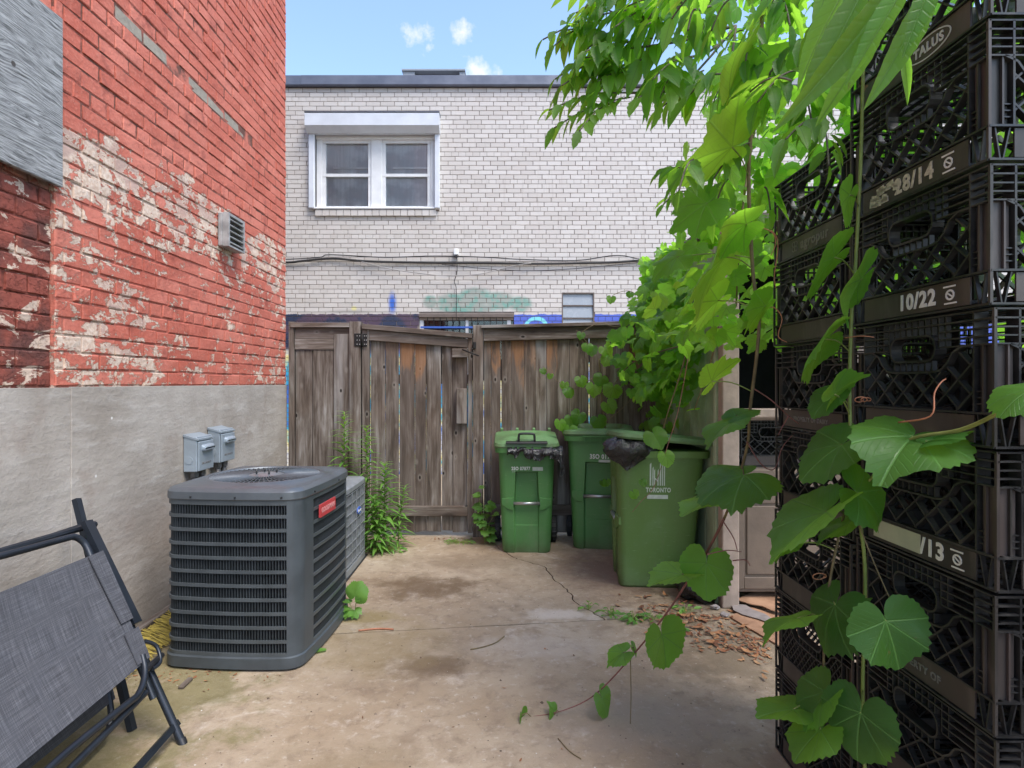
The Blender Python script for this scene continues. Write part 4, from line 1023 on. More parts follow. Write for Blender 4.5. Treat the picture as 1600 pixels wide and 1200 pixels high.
def make_bin(label, loc, rz, Hh, w0, w1, d0, d1, mat, lid='closed', sc=1.0, wheels=True, dark=False):
    t = thing('wheeled_bin', label, 'bin', loc, rz, 'green wheeled bins by the fence')
    lev = [(0, .010, .02), (.015, .012, 0), (.24, .014, 0), (.245, .022, 0), (.43, .024, 0), (.44, .055, 0), (.70, .055, 0), (.715, .0, 0), (.93, 0, 0)]
    rings = []
    for (q, cd, ins) in lev:
        z = q * Hh; w = w0 + (w1 - w0) * q - ins; d = d0 + (d1 - d0) * q - ins
        rings.append(bin_ring(w, d, z, cd, .095 * sc if q < .5 else .085 * sc, .05, (d - d0) / 2 * 0.6))
    body = MB().loft(rings).build('body', mat, t, 32)
    zt = .93 * Hh; yo = (d1 - d0) * .3 * .95
    # rim
    def rr(k, z): return [(x, y + yo, z) for x, y in rrect(-w1 / 2 - k, w1 / 2 + k, -d1 / 2 - k, d1 / 2 + k, .06, 6)]
    MB().loft([rr(.004, zt - .045), rr(.022, zt - .045), rr(.026, zt - .004), rr(.020, zt), rr(-.006, zt), rr(-.008, zt - .03)], False, False).build('rim', mat, t, 32)
    for k in range(6):
        xx = -w1 * .22 + k * w1 * .088; MB().box(xx - .003, xx + .003, yo - d1 / 2 - .052, yo - d1 / 2 - .0262, zt - .05, zt - .008).build('front_rib', mat, t)
    MB().box(-w1 * .25, w1 * .25, yo - d1 / 2 - .054, yo - d1 / 2 - .0262, zt - .007, zt - .001).build('front_lip', mat, t)
    # grab bar, wings and axle
    zb = .435 * Hh; q = .435; d = d0 + (d1 - d0) * q
    yf = (d - d0) * .3 - d / 2
    MB().tube([(-.118 * sc, yf - .002, zb), (.118 * sc, yf - .002, zb)], .0135, 12).build('lift_bar', 'bare_steel', t, True)
    for s in (-1, 1):
        w = w0 + (w1 - w0) * q; a = s * .112 * sc; b = s * (w / 2 - .012)
        MB().loft([[(a, yf + .004, zb + .05), (a, yf - .012, zb + .045), (a, yf - .020, zb - .03), (a, yf - .016, zb - .05), (a, yf + .004, zb - .05)], [((a + b) / 2, yf + .004, zb + .048), ((a + b) / 2, yf - .008, zb + .04), ((a + b) / 2, yf - .012, zb - .02), ((a + b) / 2, yf - .010, zb - .04), ((a + b) / 2, yf + .004, zb - .046)], [(b, yf + .02, zb + .04), (b, yf + .004, zb + .035), (b, yf + .002, zb - .0), (b, yf + .003, zb - .01), (b, yf + .02, zb - .014)]]).build('wing', mat, t, 40)
    if wheels:
        yw = d0 / 2 - .02; hw = w0 / 2 + .045
        MB().tube([(-hw, yw, .1), (hw, yw, .1)], .010, 8).build('axle', 'bare_steel', t, True)
        for s in (-1, 1):
            wl_ = MB().lathe([(.03, -.02), (.085, -.024), (.098, -.018), (.1, -.006), (.1, .006), (.098, .018), (.085, .024), (.03, .02)], 24, (s * hw, yw, .1), 'x').build('wheel', 'rubber', t, 40)
            for k in range(16):
                a = k * math.pi / 8; cy_, cz_ = yw + .1 * math.cos(a), .1 + .1 * math.sin(a)
                MB().tube([(s * hw - .02, cy_, cz_), (s * hw + .02, cy_, cz_)], .005, 4).build('tread_lug', 'rubber', wl_)
    # hinge handle at the back
    MB().tube([(-w1 * .42, yo + d1 / 2 + .055, zt - .01), (w1 * .42, yo + d1 / 2 + .055, zt - .01)], .013, 10).build('push_handle', mat, t, True)
    for s in (-1, 1): MB().tube([(s * w1 * .36, yo + d1 / 2 + .01, zt - .03), (s * w1 * .36, yo + d1 / 2 + .055, zt - .01)], .013, 8).build('handle_bracket', mat, t, True)
    return t, zt, yo
def lidmesh(w1, d1, dome, recess=0, k=.03):
    def rr(k, z, dy=0): return [(x, y + dy, z) for x, y in rrect(-w1 / 2 - k, w1 / 2 + k, -d1 / 2 - k, d1 / 2 + k, .065, 6)]
    lv = [rr(k, -.012), rr(k + .004, .0), rr(k - .004, .022), rr(k - .03, .030), rr(-.03, .032 + dome * .5)]
    if recess: lv += [rr(-.05, .032 + dome * .55), rr(-.075, .032 + dome * .5 - recess), rr(-.12, .03 + dome * .5 - recess)]
    else: lv += [rr(-.06, .034 + dome), rr(-.12, .034 + dome)]
    return MB().loft(lv)
# bin 1: small, closed lid with black handle, bag edge hanging out
H1 = .885
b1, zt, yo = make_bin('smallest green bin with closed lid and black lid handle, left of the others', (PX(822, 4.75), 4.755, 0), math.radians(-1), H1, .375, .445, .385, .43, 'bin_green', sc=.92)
lid = lidmesh(.445, .43, .012).build('lid', 'lid_green', b1, 32); lid.location = (0, yo, zt + .008); lid.rotation_euler = (math.radians(7), 0, 0); lid.location.z += .026
lat = MB().cbox(-.16, .16, -.262, -.20, .026, .036, .003).build('latch_plate', 'black_plastic', lid)
MB().tube(smooth_path([(-.062, -.205, .034), (-.06, -.20, .075), (-.045, -.198, .092), (.045, -.198, .092), (.06, -.20, .075), (.062, -.205, .034)], 4), .009, 8).build('latch_handle', 'black_plastic', lat, True)
for xx in (-.2, -.07, .07, .2): MB().cbox(xx - .012, xx + .012, .19, .235, .028, .055, .004).build('hinge_knuckle', 'lid_green', lid)
def face_text(t, s, size, z, w, mat='print_white', dx=0, Hh=1, d0=.4, d1=.43, stretch=1):
    q = z / Hh; d = d0 + (d1 - d0) * q; yf = (d - d0) * .3 - d / 2; sl = ((d1 - d0) * .3 - (d1 - d0) / 2) / Hh
    up = Vector((0, sl, 1)).normalized(); return text_obj('serial_print', s, size, mat, t, frame((dx, yf - .0012, z), (1, 0, 0), up, Vector((1, 0, 0)).cross(up)), stretch=stretch), (yf, up)
face_text(b1, '2SO 07877', .036, .655, 0, 'print_white', -.045, H1, .385, .43, .8)
_, (yf, up) = face_text(b1, '2SO 0787', .006, .63, 0, 'print_grey', -.10, H1, .385, .43)
MB().box(.045, .125, yf - .0022, yf + .004, .640, .668).build('barcode_sticker', 'print_grey', b1)
def drape(t, x0, x1, y, ztop, drop, seed, name='bag_edge', nn=46, rows=7, bulge=.03, fold=lambda u: 1):
    rs = random.Random(seed); mb = MB(); ph = [rs.uniform(0, 6.28) for _ in range(8)]
    for side in (0, 1):
        for i in range(nn + 1):
            for j in range(rows + 1):
                u, v = i / nn, j / rows; x = x0 + (x1 - x0) * u
                d = drop * fold(u) * (1 + .25 * math.sin(u * 13 + ph[0]) + .15 * math.sin(u * 31 + ph[1]))
                w = .010 * math.sin(u * 40 + ph[2] + v * 2) + .008 * math.sin(u * 71 + ph[3] - v * 3) + .006 * math.sin(v * 9 + u * 22 + ph[4])
                yy = y - bulge * math.sin(min(1, v * 1.3) * math.pi * .75) - abs(w) * (.4 + v) - .004
                mb.v.append((x + w * .5, yy + side * .0025 + (.05 if j == 0 else 0), ztop - d * v + .012 * math.sin(u * 27 + ph[5]) * v + w * .3))
    K = (nn + 1) * (rows + 1)
    for i in range(nn):
        for j in range(rows):
            a = i * (rows + 1) + j; b = a + rows + 1; mb.f.append((a, b, b + 1, a + 1)); mb.f.append((K + a, K + a + 1, K + b + 1, K + b))
    return mb.build(name, 'bag', t, 60)
bg1 = drape(None, -.15, .285, yo - .43 / 2 - .035, zt + .006, .105, 3, 'garbage_bag', fold=lambda u: .55 + .5 * u + (.9 if u > .9 else 0) * .6)
bg1.parent = None; bg1.location = b1.location; bg1.rotation_euler = b1.rotation_euler
tag(bg1, 'black bag edge hanging from under the lid of the smallest bin', 'garbage bag', 'black garbage bags')
# bin 2: medium, recessed lid, turned a little
H2b = .97
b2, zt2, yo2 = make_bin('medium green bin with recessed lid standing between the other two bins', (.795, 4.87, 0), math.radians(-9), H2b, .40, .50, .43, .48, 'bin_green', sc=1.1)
lid = lidmesh(.50, .48, .010, .035).build('lid', 'lid_green', b2, 32); lid.location = (0, yo2, zt2 + .022); lid.rotation_euler = (math.radians(2), 0, 0)
face_text(b2, '3SO 0172', .050, .735, 0, 'print_white', .02, H2b, .43, .48, .8)
_, (yf, up) = face_text(b2, '0172', .006, .70, 0, 'print_grey', .10, H2b, .43, .48)
MB().box(.0, .11, yf - .0022, yf + .004, .692, .712).build('barcode_sticker', 'print_grey', b2)
lb = MB().box(-.2375, -.2335, -.05, .04, .62, .82).build('side_label', 'print_white', b2)
MB().box(-.2390, -.2376, -.04, .03, .66, .665).build('label_line', 'black_plastic', lb); MB().box(-.2390, -.2376, -.04, .03, .69, .76).build('label_block', 'bin_olive', lb)
# bin 3: nearest, side on, lid ajar over a bulging bag
H3 = .955
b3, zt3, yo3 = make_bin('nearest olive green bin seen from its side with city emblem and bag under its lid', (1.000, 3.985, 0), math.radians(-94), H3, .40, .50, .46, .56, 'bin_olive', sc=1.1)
lid = lidmesh(.50, .56, .012, .02).build('lid', 'lid_green', b3, 32); lid.location = (.02, yo3 + .02, zt3 + .055); lid.rotation_euler = (math.radians(-5), math.radians(-3), math.radians(3))
def side_frame(x, z):
    """on the side of bin 3 that faces the camera: local +X side"""
    q = z / H3; w = .40 + .10 * q
    return (w / 2 + .0015), Vector((.05 / H3, 0, 1)).normalized()
sx, upv = side_frame(0, .66)
emb = bpy.data.objects.new('city_emblem', None); COL.objects.link(emb); emb.parent = b3
def on_side(y, z, o=0): return Vector((.20 + .05 * z / H3 + .0012 + o, y, z))
nside = Vector((1, 0, -.05 / H3)).normalized()
text_obj('emblem_text', 'TORONTO', .040, 'print_grey', emb, frame(on_side(.01, .635), (0, 1, 0), upv, nside), stretch=.72)
for (ya, yb, zh) in ((-.045, -.036, .80), (-.028, -.022, .775), (-.018, -.012, .76), (.004, .010, .76), (.018, .026, .815), (.032, .038, .80), (.044, .05, .785)):
    MB().prism([on_side(ya, .665), on_side(yb, .665), on_side(yb, zh + .012), on_side(ya, zh)], nside * .0012).build('emblem_tower', 'print_grey', emb)
MB().prism([on_side(-.012, .705), on_side(.004, .69), on_side(.004, .70), on_side(-.012, .715)], nside * .0012).build('emblem_arch', 'print_grey', emb)
MB().prism([on_side(-.06, .58), on_side(.07, .58), on_side(.07, .605), on_side(-.06, .605)], nside * .0015).build('barcode_strip', 'print_grey', emb)
def crumple(c, sx, sy, sz, seed, name, parent, label, tip=None):
    rs = random.Random(seed); mb = MB(); nu, nv = 28, 18; ph = [rs.uniform(0, 6.3) for _ in range(12)]
    rings = []
    for j in range(1, nv):
        th = math.pi * j / nv; ring = []
        for i in range(nu):
            a = 2 * math.pi * i / nu; d = Vector((math.sin(th) * math.cos(a), math.sin(th) * math.sin(a), math.cos(th)))
            w = 1 + .10 * math.sin(5 * a + ph[0] + 3 * th) + .07 * math.sin(9 * a - 4 * th + ph[1]) + .06 * math.sin(13 * a + 7 * th + ph[2]) + rs.uniform(-.03, .03)
            p = Vector((d.x * sx * w, d.y * sy * w, d.z * sz * w))
            if tip and d.z < 0:
                f = (-d.z) ** 1.5; p = p.lerp(Vector(tip) * (0.5 + .5 * f), f * .85)
            ring.append((c[0] + p.x, c[1] + p.y, max(.003, c[2] + p.z) if parent is None else c[2] + p.z))
        rings.append(ring)
    o = mb.loft(rings).build(name, 'bag', parent, 70); tag(o, label, 'garbage bag', 'black garbage bags'); return o
cB = P3(996, 694, 3.72)
crumple((.81, 3.765, .895), .165, .10, .08, 5, 'garbage_bag', None, 'black bag bulging from under the lid of the nearest bin', (-.03, -.06, -.14))
crumple((1.215, 3.60, .085), .15, .13, .10, 9, 'garbage_bag', None, 'crumpled black bag on the ground at the foot of the nearest bin')
# bin 4: hidden behind
b4, zt4, yo4 = make_bin('partly hidden dark green bin behind the nearest one, by the pale green shed wall', (1.205, 4.56, 0), math.radians(-86), .93, .36, .42, .36, .42, 'bin_green', sc=.9)
lid = lidmesh(.42, .42, .012).build('lid', 'lid_green', b4, 32); lid.location = (0, yo4, zt4 + .02)
MB().box(.2005, .2025, .02, .16, .45, .66).build('side_label', 'print_grey', b4)

# ------------------------------------------------------------------ milk crates
CL, CD, CHT, PITCH = .470, .330, .286, .290
def bar2(mb, u0, v0, u1, v1, w, t0, t1, fm):
    d = Vector((u1 - u0, v1 - v0)); L = d.length
    if L < 1e-5: return
    d /= L; n = Vector((-d.y, d.x)) * w / 2
    q = [(u0 + n.x, v0 + n.y), (u0 - n.x, v0 - n.y), (u1 - n.x, v1 - n.y), (u1 + n.x, v1 + n.y)]
    mb.add([fm(u, v, t0) for u, v in q] + [fm(u, v, t1) for u, v in q], MB.BF)
def face_map(face):
    if face == '-x': return lambda u, v, t: (-CD / 2 + t, -u, v)
    if face == '+x': return lambda u, v, t: (CD / 2 - t, u, v)
    if face == '-y': return lambda u, v, t: (u, -CL / 2 + t, v)
    return lambda u, v, t: (-u, CL / 2 - t, v)
def top_of(u, hw):
    a = abs(u)
    if a > hw + .075: return .212
    if a > hw + .02: return .158 + (a - hw - .02) / .055 * .054
    return .158
def crate_panel(face, style='diamond'):
    L = CL if 'x' in face else CD; fm = face_map(face); mb = MB(); hl = L / 2; inn = hl - .052; hw = .075 if L == CL else .055
    # upper ribs
    for k, v in enumerate((.283, .265, .247, .230, .213)):
        if k < 2: bar2(mb, -hl + .002, v, hl - .002, v, .0035, 0, .016, fm)
        else:
            bar2(mb, -hl + .002, v, -hw - .012, v, .0032, .001, .015, fm); bar2(mb, hw + .012, v, hl - .002, v, .0032, .001, .015, fm)
    n = int((hw + .05) / .021)
    for k in range(-n, n + 1):
        u = k * .021
        if abs(u) < hw + .005: bar2(mb, u, .243, u, .283, .0028, .002, .013, fm); bar2(mb, u, .162, u, .184, .0028, .002, .013, fm)
        elif abs(u) < hw + .05: bar2(mb, u, .213, u, .283, .0028, .002, .013, fm)
    # handle ring
    path = [(x, y) for x, y in rrect(-hw, hw, .184, .243, .026, 4)]
    for a, b in zip(path, path[1:] + path[:1]): bar2(mb, *a, *b, .005, -.001, .026, fm)
    cur = [(-inn, .212), (-hw - .075, .212), (-hw - .05, .200), (-hw - .035, .178), (-hw - .015, .162), (-hw + .01, .158), (hw - .01, .158), (hw + .015, .162), (hw + .035, .178), (hw + .05, .2), (hw + .075, .212), (inn, .212)]
    for a, b in zip(cur, cur[1:]): bar2(mb, *a, *b, .0045, 0, .016, fm)
    # lattice, clipped below the curve
    sp, ang = (.046, 42) if style == 'diamond' else (.019, 50)
    for s in (-1, 1):
        dx, dy = math.cos(math.radians(ang)), s * math.sin(math.radians(ang)); k = -40
        while k < 41:
            c = k * sp; u = -dy * c; v = .14 + dx * c; run = None; st = .004
            for i in range(-140, 141):
                pu, pv = u + dx * i * st, v + dy * i * st
                ok = abs(pu) < inn and .074 < pv < top_of(pu, hw)
                if ok and run is None: run = (pu, pv)
                if run and not ok:
                    bar2(mb, *run, pu, pv, .0042 if style == 'diamond' else .003, .002 if s > 0 else .003, .017, fm); run = None
            k += 1
    # lower rails and gussets
    for v in (.0035, .071): bar2(mb, -hl + .002, v, hl - .002, v, .0045, -.001, .018, fm)
    for s in (-1, 1):
        bar2(mb, s * inn, .071, s * inn, .283, .0045, 0, .03, fm); bar2(mb, s * (inn - .045), .074, s * inn, .118, .004, .001, .017, fm)
        bar2(mb, s * (inn + .006), .068, s * (inn + .02), .005, .003, .003, .012, fm); bar2(mb, s * (inn + .036), .068, s * (inn + .026), .005, .003, .003, .012, fm)
        for v in (.09, .103, .116): bar2(mb, s * (inn + .002), v, s * (inn + .018), v, .0025, .004, .012, fm)
    return mb
def crate_parts(style):
    d = []
    for f_ in ('-x', '+x', '-y', '+y'): d.append(('side_panel', crate_panel(f_, style).mesh('side_panel', 'crate')))
    for sx_ in (-1, 1):
        for sy_ in (-1, 1):
            mb = MB(); x0, y0 = sx_ * CD / 2, sy_ * CL / 2
            def bx(a, b, c, d_, e, f__): mb.box(*sorted((x0 - sx_ * a, x0 - sx_ * b)), *sorted((y0 - sy_ * c, y0 - sy_ * d_)), e, f__)
            bx(0, .006, 0, .006, .004, .285); bx(.010, .0135, .0135, .046, .072, .212); bx(.010, .046, .010, .0135, .072, .212)
            bx(.003, .009, .030, .034, .072, .212); bx(.030, .034, .003, .009, .072, .212)
            d.append(('corner_post', mb.mesh('corner_post', 'crate_band')))
    for f_ in ('-x', '+x', '-y', '+y'):
        L = CL if 'x' in f_ else CD; mb = MB(); bar2(mb, -L / 2 + .055, .0375, L / 2 - .055, .0375, .058, .003, .007, face_map(f_)); d.append(('label_band', mb.mesh('label_band', 'crate_band')))
    mb = MB()
    for k in range(9): x = -CD / 2 + .03 + k * (CD - .06) / 8; mb.box(x - .003, x + .003, -CL / 2 + .01, CL / 2 - .01, .004, .012)
    for k in range(13): y = -CL / 2 + .03 + k * (CL - .06) / 12; mb.box(-CD / 2 + .01, CD / 2 - .01, y - .003, y + .003, .0121, .018)
    d.append(('floor_grid', mb.mesh('floor_grid', 'crate')))
    return d
CP_D, CP_H = crate_parts('diamond'), crate_parts('fine')
def crate(label, loc, rz, style='d', name='milk_crate'):
    t = thing(name, label, 'crate', loc, rz, 'stacked black milk crates'); first = None
    for nm, me in (CP_D if style == 'd' else CP_H):
        o = link(nm, me, t)
        if nm == 'label_band' and first is None: first = o
    return t, first
XC = .985 + CD / 2
def ctext(band, s, size, mat, u, v=.0375, stretch=1): return text_obj('band_print', s, size, mat, band, MX((-CD / 2 + .0022, -u, v)), stretch=stretch)
def recycle_mark(band, u, mat='print_white'):
    fm = face_map('-x'); mb = MB()
    for i in range(12):
        a, b = i * math.pi / 6, (i + 1) * math.pi / 6
        bar2(mb, u + .011 * math.cos(a), .037 + .010 * math.sin(a), u + .011 * math.cos(b), .037 + .010 * math.sin(b), .004, .0015, .0029, fm)
    bar2(mb, u - .008, .042, u + .008, .032, .003, .0015, .0029, fm)
    bar2(mb, u - .019, .0555, u + .016, .0555, .0035, .0015, .0029, fm); bar2(mb, u - .016, .0185, u + .019, .0185, .0035, .0015, .0029, fm)
    mb.build('no_reuse_mark', mat, band)
rear = ['bottom crate of the rear stack, resting on the concrete', 'fine-meshed crate, second from the ground in the rear stack', 'crate third from the ground in the rear stack', 'crate printed 49 in the rear stack, fourth from the ground', 'crate fifth from the ground in the rear stack', 'crate with plain brown band, sixth from the ground in the rear stack', 'top crate of the rear stack with flower logo on its band']
for k, lb_ in enumerate(rear):
    t, band = crate('black plastic milk ' + lb_, (XC + R(-.004, .004), 1.897 + R(-.004, .004), .001 + k * PITCH), R(-.012, .012), 'h' if k == 1 else 'd')
    if k == 3: ctext(band, '49 /14', .044, 'print_white', -.03, stretch=.95); recycle_mark(band, .09)
    if k == 4: ctext(band, 'PROPERTY OF DAIRY', .020, 'print_dim', 0)
    if k == 6:
        ctext(band, 'agropur', .046, 'print_dim', .03); fm = face_map('-x'); mb = MB()
        for i in range(4):
            a = i * math.pi / 2 + .785
            for j in range(8):
                p, q = j * math.pi / 4, (j + 1) * math.pi / 4
                bar2(mb, -.09 + .011 * math.cos(a) + .009 * math.cos(p), .0375 + .011 * math.sin(a) + .009 * math.sin(p), -.09 + .011 * math.cos(a) + .009 * math.cos(q), .0375 + .011 * math.sin(a) + .009 * math.sin(q), .003, .0015, .0029, fm)
        mb.build('flower_logo', 'print_dim', band)
    if k == 1: ctext(band, 'natrel', .03, 'print_dim', .05)
front = ['bottom crate of the front stack', 'crate second from the bottom of the front stack', 'crate third from the bottom of the front stack with faint band lettering', 'crate with pale sticker and /13 on its band in the front stack', 'crate below the one printed 10/22 in the front stack', 'crate printed 10/22 in the front stack', 'crate with worn print ending in 14 in the front stack', 'top crate of the front stack with oval logo behind the leaves']
offs = [.010, .008, .006, .004, .0, -.003, -.008, -.010]
for k, lb_ in enumerate(front):
    t, band = crate('black plastic milk ' + lb_, (XC + offs[k] + R(-.002, .002), 1.417 + R(-.003, .003), .026 + k * PITCH), R(-.010, .010))
    if k == 5: ctext(band, '10/22', .052, 'print_white', .02, stretch=.95); recycle_mark(band, .125)
    if k == 6: ctext(band, '28/14', .052, 'print_worn', .015); recycle_mark(band, .125); [bar2_ for bar2_ in ()]
    if k == 3:
        ctext(band, '/13', .054, 'print_white', .055); recycle_mark(band, .13); mb = MB(); bar2(mb, -.155, .040, .018, .040, .046, .0015, .0028, face_map('-x')); mb.build('blank_sticker', 'sticker', band)
    if k == 2: ctext(band, 'PROPERTY OF', .024, 'print_dim', .0)
    if k == 7:
        ctext(band, 'TALUS', .030, 'print_grey', .06); fm = face_map('-x'); mb = MB()
        for j in range(24):
            p, q = j * math.pi / 12, (j + 1) * math.pi / 12; bar2(mb, .06 + .068 * math.cos(p), .0375 + .024 * math.sin(p), .06 + .068 * math.cos(q), .0375 + .024 * math.sin(q), .003, .0015, .0029, fm)
        mb.build('oval_logo', 'print_grey', band)
    if k == 6:
        mb = MB(); rs = random.Random(4)
        for j in range(26):
            u, v = rs.uniform(-.15, -.05), rs.uniform(.018, .056); w = rs.uniform(.005, .014); bar2(mb, u, v, u + rs.uniform(.01, .03), v + rs.uniform(-.006, .006), w, .0015, .0026 + j * .00002, face_map('-x'))
        mb.build('label_residue', 'print_worn', band)
tag(MB().cbox(XC - .19, XC + .19, 1.16, 1.68, .0, .024, .004).build('timber_board', 'wood_y'), 'flat timber board under the front crate stack', 'board')

bf = thing('crate_backdrop', 'added dark board screen behind the crate stacks, darkening the view through the lattice', 'fence', (1.38, 1.9, 0))  # added screen, keeps the gaps of the lower crates dark
for k in range(13):
    y0_ = -1.5 + k * .14; MB().cbox(-.012, .012, y0_, y0_ + .137, 0, 1.42 + R(-.01, .01), .003).build('plank', 'backdrop_dark', bf)
for z_ in (.3, 1.2): MB().cbox(.0125, .05, -1.5, .32, z_, z_ + .09, .004).build('rail', 'backdrop_dark', bf)
# ------------------------------------------------------------------ shed at the right, behind the crates
YS = 3.50
sh = thing('garden_shed', 'pale wooden shed front with panelled door, partly hidden behind vines and crates', 'shed', (1.9, 3.9, 0))
def S(o): o.parent = sh; o.matrix_parent_inverse = Matrix.Translation((-1.9, -3.9, 0)); return o
S(MB().cbox(1.325, 1.352, YS + .015, 5.03, .0, 2.25, .003).build('side_wall', 'pale_green'))
for k in range(10):
    y0_ = YS + .02 + k * .15; S(MB().cbox(1.315, 1.3245, y0_, y0_ + .146, .02, 2.2, .003).build('side_board', 'pale_green'))
S(MB().cbox(1.285, 1.385, YS - .06, YS + .012, 0, 2.25, .006).build('corner_post', 'post_cream'))
S(MB().cbox(1.272, 1.30, YS + .0121, YS + .05, 0, 2.25, .004).build('corner_trim', 'pale_green'))
dx0, dx1 = 1.392, 2.05
dr = S(MB().cbox(dx0, dx1, YS + .02, YS + .05, .07, .80, .003).build('door', 'door_brown'))
for (a, b, c, d, e) in ((dx0, dx1, .735, .80, .006), (dx0, dx1, .60, .733, .004), (dx0, dx0 + .05, .09, .598, .007), (dx1 - .09, dx1, .09, .598, .007), (dx0 + .0501, dx1 - .0901, .09, .16, .007)):
    MB().cbox(a, b, YS + .02 - e - .004, YS + .0195, c, d, .003).build('door_rail', 'door_brown', dr)
MB().cbox(dx0 + .065, dx1 - .105, YS + .011, YS + .0194, .175, .585, .005).build('door_panel', 'door_brown', dr)
S(MB().cbox(dx0, 2.6, YS - .02, YS + .06, 1.115, 1.165, .004).build('mid_rail', 'post_cream'))
S(MB().cbox(1.36, 2.6, YS + .02, 4.4, .775, .797, .003).build('shelf', 'frame_brown')) if False else None
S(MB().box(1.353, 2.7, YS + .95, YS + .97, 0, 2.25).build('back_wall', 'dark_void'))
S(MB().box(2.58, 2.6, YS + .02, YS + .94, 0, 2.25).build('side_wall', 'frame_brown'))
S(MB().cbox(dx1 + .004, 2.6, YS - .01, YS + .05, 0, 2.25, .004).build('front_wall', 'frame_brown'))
S(MB().cbox(1.27, 2.65, YS - .09, 5.04, 2.252, 2.31, .006).build('roof', 'frame_brown'))
shelf = S(MB().cbox(1.356, 2.57, YS + .055, YS + .93, .778, .80, .003).build('shelf', 'frame_brown'))
t, band = crate('dark crate standing on the shelf inside the shed opening', (1.66, YS + .30, .801), math.radians(90)); t['group'] = 'crates in the shed'
for k in range(3):
    o = MB().cbox(1.40, 1.98, YS + .10 + k * .02, YS + .42 + k * .015, 1.089 + k * .021, 1.107 + k * .021, .002).build('stored_board', 'wood_h')
    tag(o, 'flat brown board on the shed crate, %s of three' % ('lowest', 'middle one', 'topmost')[k], 'board', 'boards stored in the shed')

# cardboard on the ground
def sheet(name, label, pts, z, th, mat, cat, group=None, wave=.0):
    m = MB(); n = len(pts); m.prism([(x, y, z + wave * math.sin(7 * x + 5 * y)) for x, y in pts], (0, 0, th)); o = m.build(name, mat); tag(o, label, cat, group); return o
def GP(px, py): Y = F * CAMH / (py - CY); return (PX(px, Y), Y)
def gpoly(L): return [GP(*q) for q in L]
sheet('cardboard_sheet', 'wide brown flattened cardboard lying in front of the shed door', gpoly([(1140, 966), (1215, 1010), (1260, 1005), (1250, 975), (1170, 950)]), .004, .006, 'cardboard', 'cardboard', 'flattened cardboard')
sheet('cardboard_sheet', 'torn brown cardboard piece on top nearest the shed door', gpoly([(1150, 945), (1185, 930), (1225, 925), (1230, 968), (1205, 962), (1190, 955), (1172, 952)]), .028, .005, 'cardboard', 'cardboard', 'flattened cardboard')
sheet('paper_scrap', 'pale torn paper sticking out between the cardboard sheets', gpoly([(1143, 948), (1165, 950), (1178, 958), (1195, 964), (1215, 978), (1212, 982), (1185, 972), (1160, 965), (1146, 958)]), .016, .003, 'paper_white', 'paper')
rs = random.Random(2)
for (px, py, lb_) in ((1118, 952, 'crumpled pale paper ball touching the foot of the shed post'), (1132, 964, 'crumpled pale paper ball beside the cardboard corner')):
    x, y = GP(px, py); rings = []
    for j in range(1, 6):
        th_ = math.pi * j / 6; rings.append([(x + .03 * math.sin(th_) * math.cos(k * .785) * rs.uniform(.5, 1.3), y + .024 * math.sin(th_) * math.sin(k * .785) * rs.uniform(.5, 1.3), max(.001, .013 + .014 * math.cos(th_) * rs.uniform(.5, 1.4))) for k in range(8)])
    tag(MB().loft(rings).build('crumpled_paper', 'paper_white'), lb_, 'paper')

# ------------------------------------------------------------------ leaves
GR = [(0, 1.0), (8, .93), (18, .86), (28, .85), (38, .89), (46, .86), (58, .80), (72, .80), (84, .80), (98, .75), (112, .70), (126, .65), (140, .58), (154, .47), (166, .29), (176, .10)]
GL = [(0, 1.0), (10, .84), (22, .70), (32, .78), (42, .90), (54, .74), (66, .68), (80, .76), (94, .68), (112, .60), (130, .55), (150, .45), (166, .27), (176, .10)]
def interp(tab, a):
    for (a0, r0), (a1, r1) in zip(tab, tab[1:]):
        if a <= a1: return r0 + (r1 - r0) * (a - a0) / (a1 - a0)
    return tab[-1][1]
def grape_leaf(step, rings, droop, fold, wave, seed, serr=.028, tab=GR):
    rs = random.Random(seed); mb = MB(); angs = []
    a = -176
    while a <= 176.01: angs.append(a); a += step
    as_ = rs.uniform(.92, 1.08)
    def zf(x, y): r2 = x * x + y * y; return -droop * r2 - fold * (.0 - abs(x)) * .6 + wave * math.sin(4.2 * math.atan2(x, y + 1e-6) + seed) * r2 - droop * .5 * max(0, y) ** 3
    mb.v.append((0, 0, 0)); mb.uv.append((0, 0))
    for j in range(1, rings + 1):
        for i, a in enumerate(angs):
            r = interp(tab, abs(a)) * (1 + (rs.uniform(-.03, .03)))
            if j == rings: r *= 1 + (serr if i % 2 else -serr) * (1 if abs(a) < 150 else .3)
            q = r * j / rings; x, y = q * math.sin(math.radians(a)) * as_, q * math.cos(math.radians(a))
            if j < rings: x, y = x * 1, y
            mb.v.append((x, y, zf(x, y))); mb.uv.append((x, y))
    n = len(angs)
    for i in range(n - 1):
        mb.f.append((0, 1 + i + 1, 1 + i))
        for j in range(1, rings):
            a0 = 1 + (j - 1) * n + i; b0 = a0 + n; mb.f.append((a0, a0 + 1, b0 + 1, b0))
    return mb
def lance_leaf(w, droop, fold, n=7, curve=.0, seed=0, serr=0):
    rs = random.Random(seed); mb = MB()
    for i in range(n + 1):
        t = i / n; hw = w * math.sin(math.pi * min(1, t * .88 + .10) ** .85) if i < n else .0008
        hw = max(hw, .004) if i < n else .002
        if serr and 1 < i < n: hw *= 1 + (serr if i % 2 else -serr)
        x = curve * t * t; z = -droop * t * t
        for u in (-1, 0, 1):
            mb.v.append((x + u * hw, t, z + fold * abs(u) * hw)); mb.uv.append((u * hw, t))
    for i in range(n):
        for k in (0, 1): a = i * 3 + k; mb.f.append((a, a + 1, a + 4, a + 3))
    return mb
